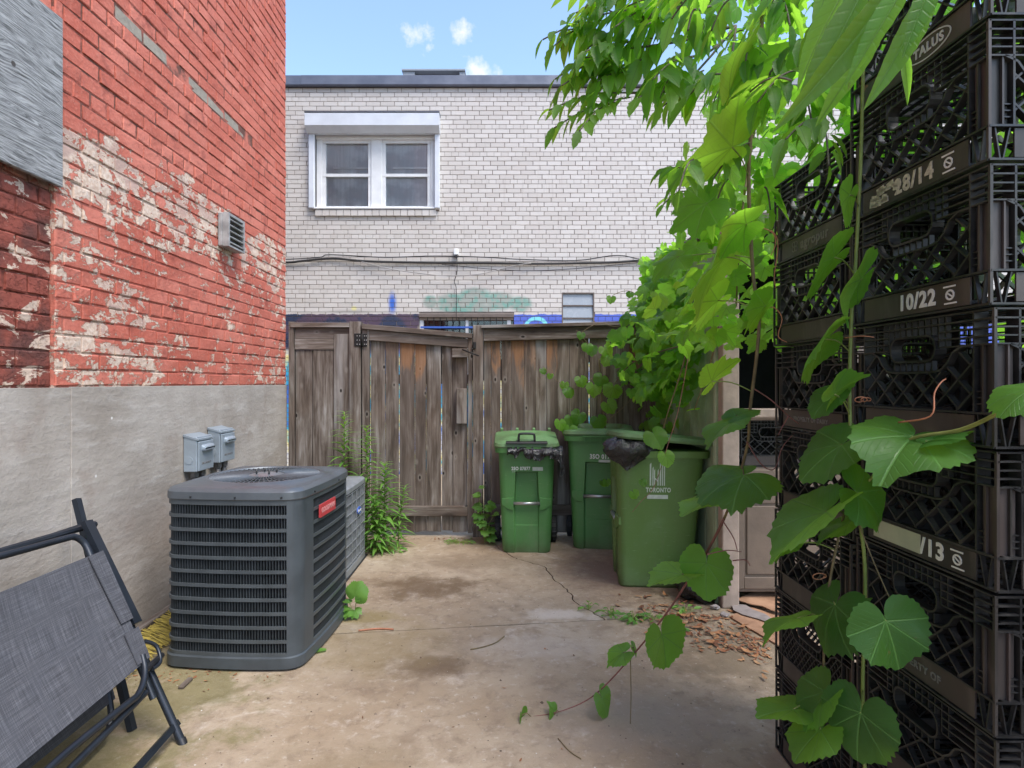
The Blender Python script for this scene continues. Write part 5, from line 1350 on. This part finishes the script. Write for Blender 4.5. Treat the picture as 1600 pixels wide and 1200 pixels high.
HI = [grape_leaf(5.5, 4, d, f_, w, s) for d, f_, w, s in ((.16, .25, .06, 1), (.28, .10, .09, 2), (.10, .45, .05, 3), (.22, .30, .10, 4), (.05, .15, .08, 5))]
HIL = [grape_leaf(5.5, 4, d, f_, w, s, .035, GL) for d, f_, w, s in ((.18, .3, .10, 11), (.30, .12, .13, 12), (.12, .45, .09, 13), (.25, .25, .14, 14))]
LO = [grape_leaf(12.57, 2, d, f_, w, s, .05, GL) for d, f_, w, s in ((.2, .3, .06, 1), (.3, .15, .1, 2), (.12, .4, .06, 3), (.25, .1, .12, 4))]
LA = [lance_leaf(w, d, f_, 9, c, s, .10) for w, d, f_, c, s in ((.20, .18, .35, .05, 1), (.17, .28, .5, -.08, 2), (.23, .12, .25, .0, 3), (.19, .35, .4, .1, 4))]
LAS = [lance_leaf(w, d, f_, 4, c, s) for w, d, f_, c, s in ((.19, .2, .4, .05, 1), (.22, .3, .4, -.06, 2), (.16, .15, .5, .03, 3))]
LONG = [lance_leaf(w, d, f_, 14, c, s, .03) for w, d, f_, c, s in ((.098, .12, .55, .05, 1), (.115, .10, .45, -.04, 2), (.085, .2, .6, .08, 3))]
NAR = [lance_leaf(.115, .35, .3, 4, .05, 1), lance_leaf(.10, .6, .3, 4, -.05, 2)]
LMESH = {}
def lmesh(kind, mat):
    if (kind, mat) not in LMESH: LMESH[(kind, mat)] = [m.mesh('leaf', mat, True) for m in {'HI': HI, 'HIL': HIL, 'LO': LO, 'LA': LA, 'LONG': LONG, 'LAS': LAS}[kind]]
    return LMESH[(kind, mat)]
def leaf_matrix(base, tipdir, nrm_, size):
    y = Vector(tipdir).normalized(); z = Vector(nrm_); z = z - y * z.dot(y)
    if z.length < 1e-4: z = y.orthogonal()
    z.normalize(); x = y.cross(z); return frame(base, x, y, z) @ Matrix.Diagonal((size, size, size, 1))
def put_leaf(parent, kind, mat, M, idx=None):
    ms = lmesh(kind, mat); return link('leaf', ms[random.randrange(len(ms)) if idx is None else idx % len(ms)], parent, None, M)
def add_leaf(mb, protos, M):
    p = random.choice(protos); o = len(mb.v)
    for v in p.v: mb.v.append(tuple(M @ Vector(v)))
    mb.uv.extend(p.uv); mb.f.extend(tuple(i + o for i in f_) for f_ in p.f)
FACE, UPW, SIDE, EDGE, UND = (-.25, -.85, .45), (-.25, -.45, .85), (-.85, -.35, .4), (-.4, .18, .9), (.1, -.55, -.6)
def hero(parent, base, tip, Y, nrm_, dy=0., mat='grape_leaf', kind='HI', k=1.0):
    a = P3(*base, Y); b = P3(*tip, Y + dy)
    if isinstance(nrm_, float):                                  # how far the blade opens towards the viewer's side (+ upper face, - underside)
        v = (a - Vector((0, 0, CAMH))).normalized(); e = v.cross((b - a).normalized()).normalized()
        if e.z < 0: e = -e
        nrm_ = e * math.sqrt(1 - nrm_ * nrm_) - v * nrm_
    M = leaf_matrix(a, b - a, nrm_, (b - a).length * k); o = put_leaf(parent, kind, mat, M); return a
def stem(parent, pts, r0, r1, mat='stem_brown', name='stem', sub=5, n=6):
    P = smooth_path(pts, sub); rs_ = [r0 + (r1 - r0) * i / (len(P) - 1) for i in range(len(P))]; return MB().tube(P, rs_, n).build(name, mat, parent, True)
def petiole(parent, a, b, mat='stem_green', r=.0022):
    m = (a + b) / 2 + Vector((0, 0, .012)); return stem(parent, [a, m, b], r, r * .8, mat, 'petiole', 4, 5)
def nearest(P, q): return min(P, key=lambda p: (p - q).length)

# vine A: in front of the crates
va = thing('grape_vine', 'grape vine climbing in front of the black crate stacks with large green leaves', 'vine', (.9, 1.5, 0))
va.location = (0, 0, 0)
mainA = smooth_path([P3(1352, 1215, 1.50), P3(1348, 1080, 1.50), P3(1352, 900, 1.49), P3(1342, 800, 1.48), P3(1330, 690, 1.50), P3(1328, 580, 1.54), P3(1332, 470, 1.56), P3(1336, 430, 1.57), P3(1345, 250, 1.58), P3(1350, 60, 1.55)], 8)
MB().tube(mainA, .0045, 7).build('stem', 'stem_green', va, True)
subA = smooth_path([P3(1322, 790, 1.50), P3(1298, 900, 1.52), P3(1288, 1000, 1.55), P3(1287, 1100, 1.56)], 6)
MB().tube(subA, .0035, 6).build('stem', 'stem_brown', va, True)
LA_ = [((1315, 695), (1250, 738), 1.47, .55, .03, 1.15), ((1426, 682), (1372, 732), 1.30, (0, -.30, .95), -.10, .85), ((1340, 770), (1400, 812), 1.42, .75, 0, 1.0), ((1290, 800), (1168, 890), 1.45, .32, .02, .80),
       ((1328, 815), (1268, 846), 1.47, .25, .05, 1.0), ((1305, 945), (1268, 1016), 1.46, .6, 0, 1.0), ((1384, 970), (1412, 1052), 1.32, .92, -.02, 1.0), ((1340, 958), (1356, 935), 1.46, .4, 0, 1.2), ((1246, 966), (1160, 990), 1.50, .2, 0, .75),
       ((1240, 1108), (1172, 1114), 1.52, .45, 0, .9), ((1290, 1082), (1242, 1150), 1.48, .55, 0, .85), ((1345, 1114), (1332, 1195), 1.38, .9, 0, 1.0), ((1282, 1140), (1224, 1194), 1.46, .6, 0, .85),
       ((1290, 530), (1210, 598), 1.50, -.28, 0, .75), ((1346, 436), (1274, 528), 1.47, -.3, 0, .72), ((1304, 402), (1228, 478), 1.52, -.32, 0, .78), ((1298, 618), (1256, 658), 1.50, .6, 0, .8),
       ((1304, 616), (1350, 566), 1.45, -.4, 0, .8), ((1618, 606), (1556, 634), 1.02, .6, 0, 1.05), ((1328, 305), (1304, 376), 1.50, -.35, 0, .75), ((1238, 850), (1196, 872), 1.5, .35, 0, .8), ((1448, 690), (1514, 660), 1.27, .4, .03, .8)]
for (b, tp, Y, n, dy, k) in LA_:
    a = hero(va, b, tp, Y, n, dy, 'grape_leaf', 'HI', k); q = nearest(mainA + subA, a + Vector((0, 0, -.02)))
    if (q - a).length < .30: petiole(va, a, q, 'stem_green')
stem(va, [P3(1625, 604, 1.02), P3(1560, 645, 1.10), P3(1500, 672, 1.2), P3(1424, 686, 1.29), P3(1385, 720, 1.40), P3(1342, 770, 1.48)], .0045, .0035, 'stem_green')
stem(va, [P3(1404, 560 + 100, 1.33), P3(1454, 650, 1.25), P3(1460, 615, 1.25), P3(1470, 598, 1.25), P3(1478, 592, 1.25)], .002, .0012, 'tendril', 'tendril')
def curl(parent, c, r, turns, Y, mat='tendril'):
    P = [];
    for i in range(int(turns * 14)):
        t = i / 14 * 2 * math.pi; rr_ = r * (1 - .5 * i / (turns * 14)); P.append(P3(c[0] + i * .55 + rr_ * math.cos(t), c[1] + .5 * rr_ * math.sin(t), Y + .004 * math.sin(t)))
    MB().tube(P, .0013, 5).build('tendril', mat, parent, True)
curl(va, (1340, 624), 9, 2.5, 1.46); curl(va, (1276, 900), 12, 1.3, 1.5)
stem(va, [P3(1330, 790, 1.47), P3(1366, 880, 1.42), P3(1395, 945, 1.38)], .0022, .0014, 'stem_brown', 'petiole')
stem(va, [P3(1320, 528, 1.5), P3(1345, 525, 1.46), P3(1366, 527, 1.44)], .0016, .001, 'tendril', 'tendril')

# vine B: hanging left of the stacks and arching down to the concrete
vb = thing('grape_vine', 'grape vine hanging left of the crates, its red cane arching down to the concrete', 'vine', (0, 0, 0))
mainB = smooth_path([P3(1195, -60, 1.75), P3(1185, 120, 1.72), P3(1170, 255, 1.72), P3(1176, 420, 1.75), P3(1186, 510, 1.78), P3(1172, 640, 1.86), P3(1167, 700, 1.92), P3(1140, 790, 2.02), P3(1105, 862, 2.12), P3(1080, 900, 2.18), P3(1040, 960, 2.24), P3(985, 1028, 2.30), P3(930, 1085, 2.34), P3(880, 1110, 2.345), P3(830, 1120, 2.33)], 8)
nB = len(mainB); cut = int(nB * .52)
MB().tube(mainB[:cut + 1], [.0065 - .002 * i / cut for i in range(cut + 1)], 8).build('stem', 'stem_brown', vb, True)
MB().tube(mainB[cut:], [.0050 - .0035 * i / (nB - cut) for i in range(nB - cut)], 7).build('cane', 'stem_red', vb, True)
LB_ = [((1144, 230), (1054, 254), 1.60, -.80, -.05, 1.0), ((1104, 318), (1044, 356), 1.66, .75, .03, 1.05), ((1140, 150), (1190, 62), 1.64, -.6, .05, .9), ((1166, 350), (1096, 384), 1.58, -.55, .02, 1.0), ((1132, 402), (1046, 470), 1.70, -.5, -.06, .95), ((1152, 100), (1092, 128), 1.80, .5, 0, .95), ((1122, 470), (1062, 520), 1.95, -.5, 0, .9),
       ((1058, 402), (1002, 428), 1.74, .5, 0, .8), ((1112, 596), (1166, 542), 1.8, -.4, 0, .75), ((1142, 660), (1096, 684), 1.82, .35, -.02, 1.0), ((1150, 650), (1188, 634), 1.84, .4, 0, 1.0), ((1162, 742), (1086, 766), 1.90, .55, -.03, 1.0), ((1112, 780), (1050, 804), 1.96, .32, -.02, .85),
       ((1104, 880), (1100, 942), 2.05, .9, -.02, 1.0), ((1066, 898), (1000, 912), 2.10, .4, -.02, .85), ((1034, 992), (1048, 1058), 2.22, .8, 0, .85), ((974, 1020), (943, 1034), 2.30, .6, 0, 1.0), ((988, 1012), (998, 1030), 2.3, .4, 0, .8), ((940, 1090), (960, 1130), 2.32, .7, 0, .75), ((866, 1118), (862, 1096), 2.34, .5, 0, 1.0), ((815, 1118), (816, 1148), 2.32, .4, 0, .8), ((1196, 478), (1148, 530), 1.72, -.45, 0, .85)]
for (b, tp, Y, n, dy, k) in LB_:
    if k <= 0: continue
    a = hero(vb, b, tp, Y, n, dy, 'vine_leaf' if b[1] < 600 else 'grape_leaf', 'HIL' if b[1] < 600 else 'HI', k); q = nearest(mainB, a + Vector((.02, 0, -.03)))
    if (q - a).length < .4: petiole(vb, a, q, 'stem_brown' if b[1] > 600 else 'stem_green')
for pts in ([(1167, 690), (1185, 720), (1200, 733), (1212, 730), (1222, 700), (1238, 680)], [(1174, 605), (1205, 625), (1232, 650), (1248, 662)], [(1232, 650), (1222, 668), (1216, 680)], [(1105, 866), (1135, 860), (1158, 862)], [(1145, 876), (1165, 875), (1172, 884)], [(1130, 815), (1146, 840), (1152, 860)], [(985, 1030), (986, 1090), (985, 1150), (994, 1175), (1000, 1195)]):
    stem(vb, [P3(x, y, 1.9 if x < 1180 and y < 1000 else 1.86 if y < 1000 else 2.28) for x, y in pts], .0022, .0012, 'stem_red' if pts[0][1] < 900 else 'stem_brown', 'tendril')
for pts in ([(1176, 352), (1205, 362), (1212, 380), (1204, 400)], [(1205, 360), (1214, 372), (1215, 395), (1210, 430), (1212, 450)], [(1190, 486), (1206, 480), (1216, 486), (1222, 500), (1216, 525), (1230, 535)]):
    stem(vb, [P3(x, y, 1.78) for x, y in pts], .002, .0012, 'tendril', 'tendril')

# vine C: the mass over the fence corner, shed and behind the crates
vc = thing('grape_vine', 'dense grape vine mass covering the shed, the fence corner and the back of the crates', 'vine', (0, 0, 0))
cand = []
def scatter(n, region, Yr, size, kmin=.0):
    """region(px,py) -> density 0..1 in the photograph's own layout, Yr depth range"""
    c = 0; tries = 0
    while c < n and tries < n * 60:
        tries += 1; px, py = R(880, 1420), R(-60, 690); Y = R(*Yr)
        if random.random() > region(px, py): continue
        p = P3(px, py, Y)
        if p.z < .35: continue
        if p.x > .93 and 1.15 < p.y < 2.16 and p.z < 2.42 and p.x < 1.34: continue     # keep clear of the crates
        if p.y > 4.98: p.y = R(4.75, 4.98)
        if p.x > 1.22 and 3.4 < p.y < 5.1 and p.z < 2.34: p.x = R(1.14, 1.26)           # in front of the shed side
        t = Vector((R(-.9, .5), R(-.8, .3), R(-.9, .05))); nn = Vector((R(-.8, .4), R(-.8, .5), R(.15, 1.0)))
        cand.append((leaf_matrix(p, t, nn, R(*size)), p, R(*size))); c += 1
def poly_d(pts):
    def f(px, py):
        for (x0, y0, x1, y1, w) in pts:
            if x0 <= px <= x1 and y0 <= py <= y1: return w
        return 0
    return f
def lowmass(px, py):
    # leaning mass: left edge runs from (1000,430) to (945,560), bottom edge to (1100,690)
    if py < 380 or py > 680: return 0
    left = 1045 - (py - 380) * .62 if py < 540 else 946 + (py - 540) * .55
    if px < left or px > 1135: return 0
    if py > 620: return .35
    return 1 if px < 1125 else .5
scatter(430, lowmass, (3.7, 4.95), (.045, .105))
def upmass(px, py):
    left = 1075 - (py) * .02 + (25 if py < 120 else 0) if py < 330 else 1060 - (py - 330) * .25
    if py > 540 or px < left or px > 1235: return 0
    return .9 if px > left + 35 else .35
scatter(440, upmass, (1.95, 3.2), (.045, .075))
def behind(px, py): return 1.0 if 1180 < px < 1420 and py < 330 else 0
scatter(240, behind, (2.25, 3.1), (.05, .08))
# leaves behind the crates that show through the lattice
for k in range(300):
    p = Vector((R(1.42, 1.8), R(.9, 2.8), R(1.4, 2.7))); cand.append((leaf_matrix(p, (R(-.5, .5), R(-.5, .5), -1), (R(-1, .3), R(-.8, .5), R(.1, .9)), R(.08, .12)), p, .1))
fol = MB()
cand.sort(key=lambda c: -(c[2] / c[1].y if -50 < proj(c[1])[0] < 1210 and proj(c[1])[1] > -50 else 0))
for i, (M, p, s_) in enumerate(cand):
    if i < 270: put_leaf(vc, 'LO' if p.y > 3 else 'HIL', 'vine_leaf', M)
    else: add_leaf(fol, LO, M)
fol.build('foliage', 'vine_leaf', vc, True, 'stuff')
# trailing shoots on the fence and over the bins
for pts, Y in (([(1000, 505), (960, 510), (935, 505), (905, 525), (925, 545), (900, 515)], 4.93), ([(1010, 600), (960, 600), (930, 590), (905, 605), (885, 605), (860, 585), (848, 572)], 4.9), ([(1050, 560), (1000, 610), (970, 640), (945, 660)], 4.6), ([(1075, 560), (1060, 640), (1042, 700), (1022, 760), (1000, 785), (988, 800)], 3.55), ([(940, 752), (955, 752), (975, 750)], 4.35), ([(1010, 475), (985, 455), (960, 460), (953, 470)], 4.5), ([(1060, 470), (1020, 462), (1008, 470)], 4.5)):
    P = [P3(x, y, Y) for x, y in pts]; stem(vc, P, .0028, .0015, 'stem_red' if Y < 4 else 'stem_brown', 'shoot')
for (px, py, Y, s_) in ((908, 522, 4.9, .05), (924, 545, 4.88, .07), (918, 540, 4.87, .06), (945, 545, 4.9, .08), (950, 560, 4.88, .08), (848, 578, 4.9, .045), (860, 586, 4.9, .04), (882, 600, 4.9, .055), (888, 610, 4.88, .07), (908, 592, 4.88, .075), (928, 604, 4.86, .09), (940, 590, 4.86, .08), (958, 606, 4.84, .1), (893, 655, 4.82, .09), (905, 648, 4.8, .09), (935, 655, 4.8, .09), (950, 632, 4.8, .09), (875, 660, 4.7, .07), (890, 670, 4.7, .08), (1022, 680, 3.55, .10), (1040, 712, 3.54, .075), (1004, 752, 3.54, .035), (990, 770, 3.54, .04), (948, 752, 4.3, .04), (942, 753, 4.3, .04), (1018, 455, 4.5, .045), (955, 466, 4.5, .05), (985, 458, 4.5, .04)):
    p = P3(px, py, Y); put_leaf(vc, 'HI', 'vine_leaf', leaf_matrix(p, (R(-.5, .5), -.3, -.8), (R(-.3, .3), -.8, .6), s_))
for pts in ([(1240, -30, 2.6), (1190, 150, 2.4), (1160, 330, 2.2), (1150, 480, 2.3)], [(1300, 40, 2.5), (1200, 120, 2.6), (1120, 260, 2.9)], [(1100, 430, 3.6), (1070, 560, 3.7), (1045, 640, 3.7), (1030, 690, 3.8)], [(1130, 470, 3.4), (1112, 560, 3.5), (1085, 640, 3.6)], [(1150, 520, 3.3), (1000, 560, 4.2), (960, 600, 4.6)], [(936, 560, 4.95), (942, 640, 4.95), (955, 720, 4.95)]):
    stem(vc, [P3(*q) for q in pts], .006, .003, 'stem_brown')

# ------------------------------------------------------------------ overhanging tree
tr = thing('box_elder_tree', 'overhanging tree with pointed compound leaves at the top right against the sky', 'tree', (0, 0, 0))
stem(tr, [(2.35, 2.55, -.05), (2.32, 2.5, 1.0), (2.2, 2.45, 2.2), (2.0, 2.4, 3.1), (1.8, 2.3, 3.9)], .10, .05, 'bark', 'trunk', 5, 10)
limb = [(2.05, 2.42, 2.9), (1.6, 2.3, 3.05), (1.1, 2.2, 2.92), (.75, 2.15, 2.72), (.5, 2.1, 2.62)]
stem(tr, limb, .032, .008, 'bark', 'limb', 6, 8)
stem(tr, [(1.95, 2.4, 3.2), (1.5, 1.9, 3.0), (1.0, 1.3, 2.5), (.75, .95, 2.08), (.55, .75, 1.93), (.42, .70, 1.88)], .025, .005, 'bark', 'limb', 6, 8)
tl_list = []; tw = MB()
def spray(base, end, n, size, Y0, Y1, sag=.02):
    a = P3(*base, Y0); b = P3(*end, Y1); d = b - a
    pts = [a + d * t + Vector((0, 0, sag * math.sin(math.pi * t))) for t in (0, .25, .5, .75, 1)]
    tw.tube(smooth_path(pts, 3), .0028, 5); ax = d.normalized(); sd = ax.cross(Vector((0, 0, 1))).normalized()
    for i in range(n):
        t = (i + 1) / n
        for s in ((-1, 1) if i < n - 1 else (0,)):
            p = a + d * t + Vector((0, 0, sag * math.sin(math.pi * t))); td = ax * R(.3, .8) + sd * s * R(.5, .9) + Vector((0, 0, R(-.9, -.15)))
            tl_list.append((leaf_matrix(p + sd * s * .01, td, Vector((R(-.4, .4), R(-.6, .2), 1)), size * R(.75, 1.15)), p))
SPR = [((985, 15), (848, 62), 7, .055), ((960, 60), (880, 48), 6, .08), ((990, 75), (905, 108), 6, .085), ((1000, 105), (930, 130), 6, .085), ((980, 145), (858, 172), 9, .055), ((985, 152), (866, 200), 9, .055), ((960, 160), (905, 205), 6, .06), ((1050, 40), (985, 10), 5, .10), ((1060, 60), (1000, 95), 5, .11),
       ((1075, 90), (1020, 125), 5, .11), ((1060, 110), (1030, 155), 4, .10), ((1080, 20), (1010, 40), 6, .10), ((1040, -30), (930, 5), 7, .08), ((1010, -40), (890, -10), 7, .07), ((1100, 110), (1062, 150), 4, .09), ((1085, 270), (1030, 270), 5, .055), ((1080, 300), (1036, 320), 4, .055), ((1100, -20), (1050, -10), 5, .10), ((1120, 30), (1080, 60), 5, .10), ((960, 20), (900, 20), 5, .065), ((975, 110), (915, 90), 6, .075), ((1020, 60), (950, 85), 6, .09)]
for (b, e, n, s_) in SPR: spray(b, e, n, s_ * 1.3, 2.1, R(1.95, 2.2))
for k in range(16):
    px, py = R(940, 1090), R(-50, 120); spray((px, py), (px - R(50, 95), py + R(-5, 45)), 5, R(.08, .12), R(1.95, 2.3), R(1.95, 2.3))
for (px, py) in ((985, 15), (990, 75), (980, 145), (1060, 60), (1080, 20), (1075, 90), (1085, 270)):
    tw.tube(smooth_path([P3(px, py, 2.1), P3((px + 1150) / 2, py - 12, 2.12), P3(1150, min(py - 20, 40), 2.2)], 4), .0045, 5)
# drooping foliage over the vine at the top right
for k in range(40):
    px, py = R(1060, 1330), R(-40, 300 if k % 2 else 160); Y = R(1.5, 2.3) if px < 1200 else R(1.4, 1.75)
    q = P3(px, py, Y)
    if q.x > .9 and q.z < 2.42 and q.y < 2.2: continue
    spray((px, py), (px + R(-70, 20), py + R(15, 60)), 4, R(.07, .11), Y, Y + R(-.1, .1))
tw.build('twigs', 'bark', tr, True, 'stuff')
tl_list.sort(key=lambda c: c[1].y); fol = MB()
for i, (M, p) in enumerate(tl_list):
    if i < 285: put_leaf(tr, 'LA', 'tree_leaf', M)
    else: add_leaf(fol, LAS, M)
if fol.v: fol.build('foliage', 'tree_leaf', tr, True, 'stuff')
for (b, tp, Y, n, k) in (((1352, -20), (1248, 182), .78, (-.55, -.6, -.35), 1), ((1400, -30), (1253, 200), .74, (-.2, -.75, -.45), 1), ((1455, -20), (1372, 164), .70, (-.2, -.8, -.3), 1), ((1375, 40), (1286, 190), .80, (-.3, -.8, .1), 1), ((1330, -30), (1230, 130), .86, (-.7, -.4, .4), 1), ((1425, -40), (1330, 120), .72, (-.6, -.6, -.2), 1), ((1408, 70), (1430, 156), .78, (-.4, -.8, .1), 1), ((1470, -60), (1410, 80), .68, (-.3, -.8, -.2), 1), ((1300, -40), (1265, 60), .9, (-.4, -.7, .2), 1)):
    hero(tr, b, tp, Y, n, .0, 'tree_leaf', 'LONG', k)
cl_ = MB()
for (x, y, r_) in ((1322, 146, 12), (1342, 140, 10)):
    cl_.loft([[P3(x + r_ * math.cos(t) * (1 - .1 * t / 6), y + r_ * math.sin(t), .95 + dd) for dd in (0, .014, .0145, .0005)] for t in [i * .5 for i in range(11)]])
cl_.build('withered_leaf', 'litter', tr, True)

# ------------------------------------------------------------------ weeds
def goldenrod(px, Y, topy, label, n=70, L=.10, lean=(0, 0)):
    x = PX(px, Y); h = PZ(topy, Y); t = thing('tall_weed', label, 'weed', (x, Y, 0), 0, 'weeds along the fence')
    P = [Vector((lean[0] * (i / 6) ** 2, lean[1] * (i / 6) ** 2, h * i / 6)) for i in range(7)]
    MB().tube(P, [.005 - .003 * i / 6 for i in range(7)], 6).build('stem', 'stem_green', t, True); mb = MB()
    for k in range(n):
        q = k / n; z = h * (.08 + .92 * q); a = k * 2.4; s_ = L * (1 - .55 * q ** 3) * R(.8, 1.15); e = .35 + .9 * q ** 2
        p = Vector((lean[0] * (z / h) ** 2, lean[1] * (z / h) ** 2, z)); d = Vector((math.cos(a), math.sin(a), e * R(.4, 1.0)))
        add_leaf(mb, NAR, leaf_matrix(p, d, Vector((-d.x * .4, -d.y * .4, 1)), s_))
    mb.build('leaves', 'weed_leaf', t, True, 'stuff'); return t
goldenrod(538, 4.82, 643, 'tallest narrow-leaved weed against the fence behind the small air conditioner', 120, .15)
goldenrod(573, 4.80, 665, 'second tall narrow-leaved weed in front of the gate hinge side', 110, .15)
goldenrod(600, 4.66, 722, 'bright bushy weed in front of the gate, right of the small air conditioner', 95, .16, (.02, -.05))
goldenrod(622, 4.72, 758, 'short weed leaning right in front of the gate', 60, .12, (.06, -.02))
goldenrod(588, 4.55, 775, 'low bushy weed touching the corner of the small air conditioner', 80, .14, (-.01, -.04))
def lowplant(name, label, px, Y, n, size, spread, hgt, mat='weed_leaf', kind='LO', cat='weed', group='weeds along the fence'):
    x = PX(px, Y); t = thing(name, label, cat, (x, Y, 0), 0, group); mb = MB()
    for k in range(n):
        a = R(0, 6.28); r_ = spread * math.sqrt(R(0, 1)); z = hgt * (R(.1, 1)) * (1 - .4 * r_ / spread); p = Vector((r_ * math.cos(a), r_ * math.sin(a) * .7, z))
        mb.tube([(0, 0, 0), (p.x * .5, p.y * .5, z * .7), p], .0016, 4, False)
        put_leaf(t, kind, mat, leaf_matrix(p, (math.cos(a), math.sin(a), R(-.5, .3)), (R(-.4, .4), R(-.7, 0), 1), size * R(.6, 1.2)))
    mb.build('stems', 'stem_green', t, True, 'stuff'); return t
lowplant('broad_leaf_weed', 'broad-leaved weed growing at the gate post left of the smallest bin', 757, 4.86, 26, .065, .11, .50)
lowplant('creeping_weed', 'low patch of creeping weed at the foot of the gate', 718, 4.86, 40, .028, .15, .035, kind='LA')
lowplant('creeping_weed', 'low grassy weed patch below the bushy weeds by the small air conditioner', 600, 4.6, 44, .04, .16, .07, kind='LA')
w = lowplant('broad_leaf_weed', 'single upright weed at the right corner of the large air conditioner', 553, 3.30, 7, .05, .05, .16); put_leaf(w, 'HI', 'weed_leaf', leaf_matrix(Vector((.01, -.01, .13)), (.35, -.1, .9), (-.2, -1, .2), .085))
for (px, py, n, lb_) in ((920, 953, 6, 'tiny weed sprouting from the crack nearest the bins'), (953, 962, 12, 'small weed where the crack meets the joint'), (990, 970, 18, 'largest weed tuft growing in the concrete joint'), (1022, 968, 12, 'weed tuft in the joint beside the dry leaves'), (1070, 958, 12, 'weed tuft among dry leaves by the shed post'), (1052, 985, 8, 'small weed in the middle of the dry leaves')):
    x, y = GP(px, py); lowplant('joint_weed', lb_, px, y, int(n * 1.4), .045, .055, .06, kind='LA', group='weeds in the concrete joint')

# ------------------------------------------------------------------ litter on the concrete
mb = MB(); rs = random.Random(11)
def chip(x, y, s_, z=.002):
    a = rs.uniform(0, 6.28); o = len(mb.v); ca, sa = math.cos(a), math.sin(a); cu = rs.uniform(-.5, .9); ar = rs.uniform(.25, .6); tl = rs.uniform(-.35, .35)
    for i in range(4):
        u = -1 + 2 * i / 3; hw = ar * math.sin(math.pi * (i + .35) / 3.7) * rs.uniform(.7, 1.2)
        for w_ in (-1, 1):
            lx, ly = u * s_, w_ * hw * s_; h = z + max(0, (cu * (u * u) + .15 + tl * w_ * .4) * s_ * .6); mb.v.append((x + lx * ca - ly * sa, y + lx * sa + ly * ca, h))
    for i in range(3): k2 = o + i * 2; mb.f.append((k2, k2 + 1, k2 + 3, k2 + 2))
for k in range(330):
    px = rs.gauss(1100, 55); py = 965 + (px - 1040) * .35 + rs.gauss(0, 17)
    if px > 1203 or py < 930: continue
    x, y = GP(px, py); chip(x, y, rs.uniform(.007, .024) * (1 if rs.random() < .85 else 1.4), .002 + rs.uniform(0, .010))
for k in range(60):
    px = rs.uniform(1160, 1205); py = rs.uniform(985, 1035); x, y = GP(px, py); chip(x, y, rs.uniform(.008, .02))
for k in range(150): chip(rs.uniform(-.95, 1.2), 5.0 - abs(rs.gauss(0, .06)), rs.uniform(.004, .013))
for k in range(60): chip(-1.84 + abs(rs.gauss(0, .03)), rs.uniform(2.0, 2.7), rs.uniform(.004, .012))
for k in range(26):
    x, y = GP(rs.uniform(540, 1200), rs.uniform(880, 1190)); chip(x, y, rs.uniform(.004, .011))
for k in range(70): chip(rs.uniform(-1.7, -1.0), 2.66 + rs.gauss(0, .06), rs.uniform(.004, .012))
mb.build('leaf_litter', 'litter', None, False, 'stuff')
gm = MB()
for k in range(420):
    px, py = rs.uniform(200, 1210), 840 + 360 * rs.random() ** 1.3; x, y = GP(px, py); q = rs.uniform(.0015, .0045) * (2 if rs.random() < .05 else 1)
    if -1.6 < x < -.9 and 2.68 < y < 3.5: continue
    a = rs.uniform(0, 3); gm.add([(x + q * math.cos(a + i * 1.57) * rs.uniform(.6, 1.3), y + q * math.sin(a + i * 1.57) * rs.uniform(.6, 1.3), .0005) for i in range(4)] + [(x, y, q * .9)], [(0, 1, 4), (1, 2, 4), (2, 3, 4), (3, 0, 4)])
o = gm.build('grit', 'grit', None, False, 'stuff'); o['label'] = 'fine grit and crumbs scattered over the concrete'; o['category'] = 'grit'; bpy.data.objects['leaf_litter']['label'] = 'dry brown leaf litter on the concrete by the shed'; bpy.data.objects['leaf_litter']['category'] = 'leaf litter'
def twig(pts, r, label, mat='stem_brown'):
    o = MB().tube(smooth_path([(*GP(*q), r + .001) for q in pts], 5), r, 5).build('fallen_twig', mat, None, True); tag(o, label, 'twig', 'twigs on the concrete')
twig([(735, 1016), (755, 1012), (775, 1005), (788, 995)], .003, 'curved twig lying in the middle of the concrete')
twig([(283, 1068), (298, 1066)], .006, 'short stub of wood on the mossy concrete by the air conditioner') if False else None
twig([(560, 987), (590, 984), (615, 985)], .005, 'reddish twig at the end of the concrete joint by the air conditioner', 'tendril')
twig([(872, 1155), (890, 1175), (908, 1187)], .002, 'thin twig near the bottom edge below the vine tip')
x, y = GP(290, 1070); o = MB().cbox(x - .012, x + .012, y - .04, y + .04, .0, .014, .003).build('wood_stub', 'wood_y'); o.data.update(); tag(o, 'short wood stub on the mossy concrete by the chair', 'wood')
x, y = GP(510, 1018); o = link('fallen_leaf', lmesh('LA', 'weed_leaf')[0], None, None, leaf_matrix(Vector((x, y, .006)), (-1, -.2, 0), (0, 0, 1), .11)); tag(o, 'green leaf lying on the concrete under the air conditioner edge', 'leaf')
